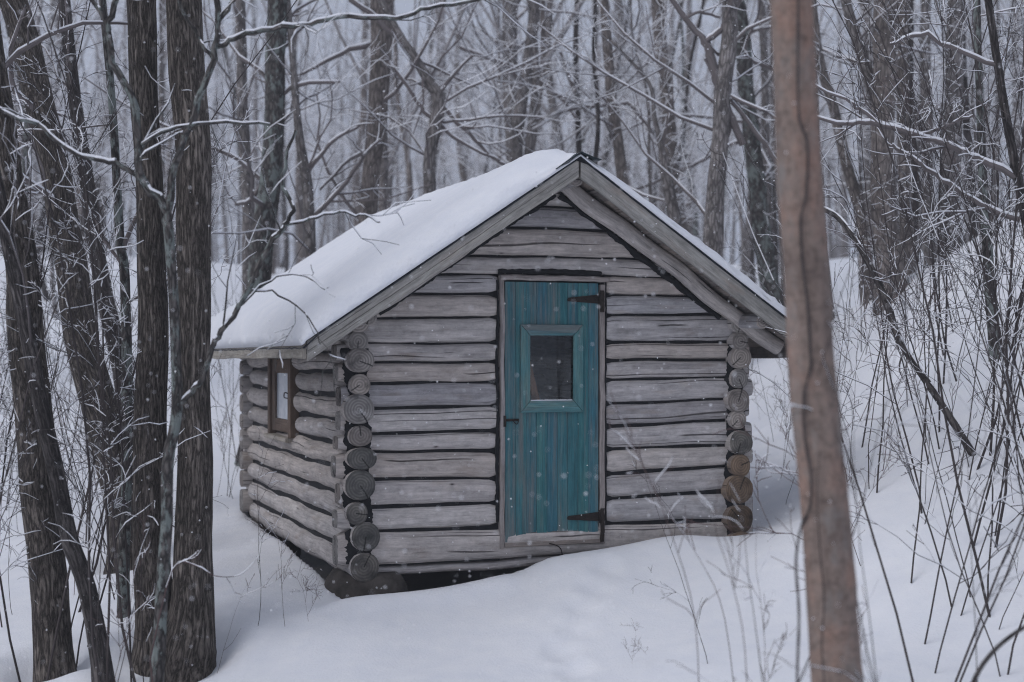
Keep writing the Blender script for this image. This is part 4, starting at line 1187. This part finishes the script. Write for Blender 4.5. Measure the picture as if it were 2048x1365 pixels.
Q = smooth_poly(np.array(rows), 6); tube(mb, Q[:, :3], Q[:, 3] * (1 + .15 * rng.normal(size=len(Q))), 7, 0)
o = mb.build('vine', M['iron'] if False else M['sapling'], None)
tag(o, 'thin dark vine winding up the smooth foreground trunk', 'vine')
mb = MB(); rows = []
for (u, v) in [(1640, 900), (1634, 980), (1640, 1100), (1648, 1200), (1644, 1300), (1652, 1420), (1650, 1600)]:
    rows.append((*PX(u, v, Yt - .104), .0012 + .0018 * min(1, (v - 900) / 200)))
Q = smooth_poly(np.array(rows), 6); tube(mb, Q[:, :3], Q[:, 3], 6, 0)
o = mb.build('vine', M['sapling'], None); tag(o, 'thinner vine low on the middle of the smooth foreground trunk', 'vine')

# dead pole leaning over the slope
rows = [(*PX(u, v, y), w / FPX * y / 2) for (u, v, w, y) in ((1645, 418, 9, 12.0), (1681, 441, 11, 11.9), (1727, 508, 13, 11.7), (1774, 605, 14, 11.5), (1799, 680, 15, 11.3), (1876, 798, 15, 11.0), (1953, 921, 16, 10.8), (1995, 995, 17, 10.7))]
Q = smooth_poly(np.array(rows), 5); mb = MB()
e = Q[-1] + (Q[-1] - Q[-2]) * 3; Q = np.vstack([Q, e])
tube(mb, Q[:, :3], Q[:, 3], 10, 0, rough=.03)
pole = empty('fallen_pole', tuple(Q[-1, :3])); tag(pole, 'dead pole leaning diagonally out of the snowy slope', 'dead tree')
for vv in mb.v: vv -= Q[-1, :3]
mb.build('trunk', M['bark_dark'], pole)
lines = []; twigs(lines, Q[:, :3] - Q[-1, :3], Q[:, 3], 1, TWIGS2); lines.append((Q[:-2, :3] - Q[-1, :3] + vec(0, 0, .006), Q[:-2, 3] * .8))
link_mesh('crown', crown_mesh('crown', lines, [M['twig'], M['snow_branch']], .9), pole)
# curved bough low at the corner
rows = [(*PX(u, v, 6.2), w / FPX * 6.2 / 2) for (u, v, w) in ((2130, 1215, 7), (2048, 1255, 8), (1985, 1305, 9), (1945, 1370, 10), (1925, 1480, 14), (1915, 1580, 14))]
Q = smooth_poly(np.array(rows), 5); mb = MB(); Q = Q[::-1]; lo = gz(Q[0, 0], Q[0, 1]); Q[0, 2] = min(Q[0, 2], lo - .05)
tube(mb, Q[:, :3], Q[:, 3], 10, 0); o = mb.build('fallen_bough', M['bark_dark'], None); tag(o, 'bent bare bough in the near corner below the thicket', 'branch')

# ------------------------------------------------------------------ forest of repeated bare trees
def tree_variant(seed, H, r0, lean, bark, dens=1.0):
    global rng
    keep = rng; rng = np.random.default_rng(seed)
    n = 9; z = np.linspace(-.4, H, n)
    x = lean * (z / H).clip(0) ** 1.3 * H * .1 + np.cumsum(rng.normal(size=n) * .10); y = np.cumsum(rng.normal(size=n) * .10)
    x -= x[0]; y -= y[0]
    R = r0 * (1.05 - .8 * (np.linspace(0, 1, n)))
    mb, Pp, Rr = trunk_tube(np.column_stack([x, y, z]), R, 12, True, .03, 4)
    tm = mb.mesh('trunk', [M[bark]])
    lines = []
    up = Pp[:, 2] > 1.2
    spec = [(2.4 * dens, (1.0, 3.0), .20, 1.15, .05), (3.0, (.5, 1.4), .5, .75, .03), (5.5, (.15, .6), .6, .7, .02)]
    low = up & (Pp[:, 2] < 6.5); hi_ = Pp[:, 2] > 6.2
    twigs(lines, Pp[low], Rr[low], 0, spec)
    twigs(lines, Pp[hi_], Rr[hi_], 0, [(.9 * dens, (1.0, 2.6), .34, 1.0, .06), (1.4, (.5, 1.2), .5, .75, .03), (1.6, (.2, .6), .55, .7, .02)])
    # the odd ascending fork
    for _ in range(2):
        i = rng.integers(len(Pp) // 3, len(Pp) * 2 // 3); d = side_dir(vec(0, 0, 1), .5)
        Q = jitter_path(Pp[i], d, H - Pp[i][2], 8, .07, .06); RQ = np.linspace(Rr[i] * .6, .01, len(Q)); lines.append((Q, RQ)); twigs(lines, Q, RQ, 1, [0, (1.2, (.5, 1.2), .5, .75, .03), (1.6, (.2, .6), .55, .7, .02)])
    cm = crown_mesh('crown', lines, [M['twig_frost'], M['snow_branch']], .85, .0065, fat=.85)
    rng = keep
    return tm, cm
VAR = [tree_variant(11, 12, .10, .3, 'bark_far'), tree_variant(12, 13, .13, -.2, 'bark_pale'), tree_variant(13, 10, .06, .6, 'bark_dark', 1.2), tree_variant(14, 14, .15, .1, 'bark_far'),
       tree_variant(15, 9, .045, -.8, 'bark_far', 1.4), tree_variant(16, 12, .085, .5, 'bark_pale'), tree_variant(17, 11, .07, -.5, 'bark_lichen', 1.2)]
print('variant tris', sum(len(a.polygons) + len(b.polygons) for a, b in VAR) * 2)
fr_ = random.Random(5)
taken = []
def put_tree(x, y, v, s, rzv, label, group):
    g = gz(x, y)
    root = empty('bare_tree', (x, y, g), rzv); root.scale = (s, s, s)
    tag(root, label, 'tree', group)
    link_mesh('trunk', VAR[v][0], root); link_mesh('crown', VAR[v][1], root)
def in_cabin(x, y, m):
    lx, ly = W2L(x, y); return -m < lx < W + m and -m < ly < D + m
cnt = 0; tries = 0
while cnt < 120 and tries < 20000:
    tries += 1
    Y = 19 + 46 * fr_.random() ** 1.25
    X = (fr_.random() * 2 - 1) * (.40 * Y + 2)
    if in_cabin(X, Y, 1.6): continue
    if any((X - a) ** 2 + (Y - b) ** 2 < (.9 if Y < 35 else .6) for a, b in taken): continue
    taken.append((X, Y)); cnt += 1
    near = Y < 34
    v_ = fr_.choice([0, 1, 2, 3, 4, 5, 6, 4, 2])
    uu = 1024 + X / Y * FPX
    zone = ('by the twin stems' if uu < 430 else 'above the snowy roof slope' if uu < 800 else 'above the roof ridge' if uu < 1160 else 'above the far roof slope' if uu < 1540 else 'beyond the foreground trunk' if uu < 1760 else 'over the hill crest')
    look = {0: 'brown', 3: 'tall brown', 1: 'tall tan', 5: 'tan', 2: 'thin dark', 4: 'spindly brown', 6: 'lichen-grey'}[v_]
    lab_ = f"{look} bare tree {'in the near wood' if near else 'deep in the wood'} {zone}"
    put_tree(X, Y, v_, fr_.uniform(.75, 1.15), fr_.uniform(0, 6.28), lab_, ('near wood ' if near else 'deep wood ') + zone)
# the wood goes on behind the viewer; it shows in the door glass
for (X, Y) in [(-6, -4), (-3.5, -9), (-1.5, -6), (1.2, -8), (3.4, -5), (5.5, -10), (8, -6), (-9, -10), (0.5, -13), (4, -15), (-4.5, -15), (10, -13), (7.5, -17), (2.2, -20), (-2, -20), (12, -8), (-7, -20), (9, -24), (4.5, -27), (13, -20), (6, -33), (0, -30), (11, -32), (15, -27)]:
    put_tree(X, Y, fr_.randrange(7), fr_.uniform(.9, 1.3), fr_.uniform(0, 6.28), 'bare tree mirrored dimly in the glass of the door', 'trees mirrored in the door glass')
# far wood that reads as one mass
mb = MB(); frg = np.random.default_rng(31)
for _ in range(260):
    Y = frg.uniform(66, 130); X = frg.uniform(-.45, .45) * Y; g = gz(X, Y); h = frg.uniform(9, 16); r = frg.uniform(.07, .2); lx_ = frg.normal() * .5
    P = np.array([(X + lx_ * t * t + frg.normal() * .1, Y, g - .3 + h * t) for t in np.linspace(0, 1, 5)])
    tube(mb, P, r * np.linspace(1, .3, 5), 5, 0, None, cap=False)
    for q in range(26):
        t = frg.uniform(.1, 1); p = np.array([X + lx_ * t * t, Y, g + h * t]); d = unit(vec(frg.normal(), frg.normal(), frg.uniform(.1, .9)))
        Q = jitter_path(p, d, frg.uniform(1, 3), 3, .2, .05); rr = np.linspace(.025, .008, 4)
        tube(mb, Q, rr, 3, 0, None, cap=False); tube(mb, Q + vec(0, 0, .02), rr * .9, 3, 1, None, cap=False)
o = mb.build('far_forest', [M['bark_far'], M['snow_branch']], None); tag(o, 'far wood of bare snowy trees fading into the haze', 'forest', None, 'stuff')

# ------------------------------------------------------------------ saplings and shrub stems
def sapling_variant(seed, H, r0, lean, red=False, bushy=1.0, arch=0.0):
    global rng
    keep = rng; rng = np.random.default_rng(seed)
    lines = []
    P = jitter_path((0, 0, -.12), (lean, rng.normal() * .15, 1), H, 11, .075, .02, arch); r0 *= .44; R = np.linspace(r0, r0 * .25, len(P)); lines.append((P, R))
    spec = [(2.6 * bushy, (.25, .9), .5, .62, .05), (4.5 * bushy, (.10, .40), .6, .7, .02), (7 * bushy, (.05, .16), .7, .7, .0)]
    twigs(lines, P, R, 0, spec)
    me = crown_mesh('sapling', lines, [M['twig_red'] if red else M['sapling'], M['snow_branch']], .42, .0025)
    rng = keep
    return me
SV = [sapling_variant(41, 2.2, .010, .15), sapling_variant(42, 2.8, .013, -.2, False, .9), sapling_variant(43, 1.6, .007, .3, True, 1.3), sapling_variant(44, 3.2, .016, .1, False, .8), sapling_variant(45, 1.2, .006, -.3, True, 1.6),
      sapling_variant(46, 2.4, .010, -.35, False, 1.0), sapling_variant(47, 1.9, .009, .5, True, 1.1, .05), sapling_variant(48, .8, .005, .1, True, 1.6), sapling_variant(49, 4.6, .021, .12, False, 1.5), sapling_variant(50, 5.2, .023, -.15, False, 1.35)]
def put_sap(x, y, v, s, rzv, label, group, name='sapling', tilt=0.0):
    o = link_mesh(name, SV[v]); o.location = (x, y, gz(x, y)); o.rotation_euler = (tilt * math.cos(rzv * 3), tilt * math.sin(rzv * 3), rzv); o.scale = (s, s, s)
    tag(o, label, 'sapling', group); return o
sr = random.Random(77)
def scatter(n, fn, label, group, vs, s0, s1, tilt=.15):
    k = 0; t = 0
    while k < n and t < 5000:
        t += 1
        u, Y = fn()
        X = (u - 1024) / FPX * Y
        if in_cabin(X, Y, .55): continue
        v_ = sr.choice(vs)
        look = {0: 'upright dark', 1: 'tall twiggy', 2: 'short reddish', 3: 'tallest straight', 4: 'low reddish', 5: 'slanting dark', 6: 'arching reddish', 7: 'tiny', 8: 'lofty twiggy', 9: 'lofty leaning'}[v_]
        put_sap(X, Y, v_, sr.uniform(s0, s1), sr.uniform(0, 6.28), label.replace('bare', look + ' bare', 1), group, tilt=sr.uniform(0, tilt)); k += 1
scatter(72, lambda: (sr.uniform(1600, 2120), sr.uniform(8.8, 16)), 'bare sapling in the thicket on the snowy hill', 'thicket on the hill', [0, 1, 2, 3, 5, 6], .75, 1.25)
scatter(32, lambda: (sr.uniform(1830, 2150), sr.uniform(7.5, 12)), 'bare sapling at the dark edge of the hill thicket', 'saplings at the dark edge', [1, 3, 5], 1.0, 1.5)
scatter(70, lambda: (sr.uniform(-80, 300), sr.uniform(8.5, 17)), 'bare sapling among the furrowed trunks', 'saplings among the furrowed trunks', [0, 1, 2, 3, 5], .6, 1.15)
scatter(17, lambda: (sr.uniform(1840, 2160), sr.uniform(9, 15)), 'bare sapling reaching the picture top over the hill', 'lofty saplings over the hill', [8, 9], .85, 1.25, .12)
scatter(24, lambda: (sr.uniform(-120, 330), sr.uniform(8.6, 15)), 'bare sapling reaching the picture top among the furrowed trunks', 'lofty saplings among the furrowed trunks', [8, 9], .8, 1.2, .12)
scatter(14, lambda: (sr.uniform(425, 480), sr.uniform(14.5, 24)), 'bare sapling past the rear corner of the cabin side wall', 'saplings past the rear corner', [0, 1, 2, 5], .6, 1.0)
scatter(10, lambda: (sr.uniform(1510, 1600), sr.uniform(10.5, 18)), 'bare sapling between the cabin eave and the foreground trunk', 'saplings by the eave', [0, 2, 5, 6], .6, 1.0)
scatter(60, lambda: (sr.uniform(-50, 2100), sr.uniform(17, 30)), 'bare undergrowth sapling between the trunks behind the cabin', 'undergrowth saplings in the wood', [0, 1, 3, 5], 1.0, 1.7)
scatter(7, lambda: (sr.uniform(1480, 1980), sr.uniform(5.2, 7.6)), 'blurred bare sapling close to the viewer near the foreground trunk', 'blurred saplings near the foreground trunk', [0, 1, 2, 6], .6, .95, .25)
# singled-out shoots in the open snow
for (u, v, va, s, rz_, lab) in ((512, 1262, 0, .62, .4, 'single upright shoot in the snow before the side wall'), (572, 1262, 2, .62, 2.0, 'slender curved shoot in the snow near the boulder'),
                                (1262, 1330, 7, .34, 1.0, 'tiny twiggy shoot in the open snow below the door'), (620, 1245, 7, .55, 4.0, 'small snow-tipped twig leaning beside the boulder'),
                                (425, 1345, 4, .6, 3.2, 'low reddish shoot in the snow beside the twin stems'), (1420, 1330, 5, .62, 5.1, 'dark shoot rising from the snow in front of the far corner')):
    Y = ray_ground(u, v); put_sap((u - 1024) / FPX * Y, Y, va, s, rz_, lab, None, 'shoot')
# snow-tipped sprig reaching in front of the cabin wall, out of focus
def sprig(pts, Y, label, r=.0026):
    rows = np.array([PX(u, v, Y) for u, v in pts]); Q = smooth_poly(rows, 4)
    lo = gz(Q[0, 0], Q[0, 1])
    if Q[0, 2] > lo: Q = np.vstack([[Q[0, 0] + .05, Q[0, 1], lo - .05], Q])
    R = np.linspace(r, .0012, len(Q)); lines = [(Q, R)]
    twigs(lines, Q[3:], R[3:], 1, [(0, (0, 0), 0, 0, 0), (5, (.10, .32), .6, .7, .0), (8, (.03, .10), .7, .7, 0)])
    me = crown_mesh('sprig', lines, [M['twig_red'], M['snow_branch']], .6, .0026)
    o = link_mesh('sprig', me); tag(o, label, 'twig')
sprig([(1400, 1500), (1390, 1240), (1340, 1060), (1290, 940), (1250, 850), (1215, 800)], 6.6, 'blurred snow-tipped sprig hanging in front of the door edge')
sprig([(300, 1320), (345, 1140), (395, 1133), (430, 1152), (480, 1150), (520, 1110)], 8.2, 'thin reddish twig reaching low from the twin stems towards the side wall', .006)
sprig([(1480, 1500), (1450, 1240), (1400, 1120), (1320, 1000), (1270, 900)], 7.0, 'blurred snowy sprig in front of the lower wall right of the door')
sprig([(1500, 1600), (1490, 1300), (1460, 1150), (1430, 1050), (1440, 960)], 6.2, 'blurred snowy sprig before the log ends of the far corner')

# ------------------------------------------------------------------ falling snow
fg = np.random.default_rng(99); mb = MB()
OV = np.array([(1, 0, 0), (-1, 0, 0), (0, 1, 0), (0, -1, 0), (0, 0, 1), (0, 0, -1)], float)
OF = [(0, 2, 4), (2, 1, 4), (1, 3, 4), (3, 0, 4), (2, 0, 5), (1, 2, 5), (3, 1, 5), (0, 3, 5)]
for _ in range(6000):
    Y = fg.uniform(4.2, 17); x = fg.uniform(-.42, .42) * Y; z = CAMZ + fg.uniform(-.30, .30) * Y
    if z < -.2 or in_cabin(x, Y, .5): continue
    mb.add(OV * fg.uniform(.0024, .0056) * (1 if Y > 5 else .6) * fg.uniform(.7, 1.3, (1, 3)) + vec(x, Y, z), OF, [[(0, 0)] * 3] * 8, 0)
o = mb.build('falling_snow', M['flake'], None); tag(o, 'small white snowflakes drifting down through the air', 'snowflakes', None, 'stuff')

# ------------------------------------------------------------------ snowy air
hz = MB()
x0, x1, y0, y1, z0, z1 = -158, 158, -108, 218, float(GZ.min()) - 1.2, 34.0
V = [(x, y, z) for z in (z0, z1) for (x, y) in ((x0, y0), (x1, y0), (x1, y1), (x0, y1))]
f = [(3, 2, 1, 0), (4, 5, 6, 7), (0, 1, 5, 4), (1, 2, 6, 5), (2, 3, 7, 6), (3, 0, 4, 7)]
hz.add(V, f, [[(0, 0)] * 4] * 6, 0)
hm = bpy.data.materials.new('snowy_air'); hm.use_nodes = True
hn = hm.node_tree.nodes; hn.clear()
ho = hn.new('ShaderNodeOutputMaterial'); pv = hn.new('ShaderNodeVolumePrincipled')
pv.inputs['Color'].default_value = (.92, .93, .97, 1); pv.inputs['Density'].default_value = .0018; pv.inputs['Anisotropy'].default_value = .2
hm.node_tree.links.new(pv.outputs[0], ho.inputs['Volume'])
o = hz.build('haze', hm, None, False)
tag(o, 'pale snowy air thickening towards the far wood', 'haze', None, 'stuff')
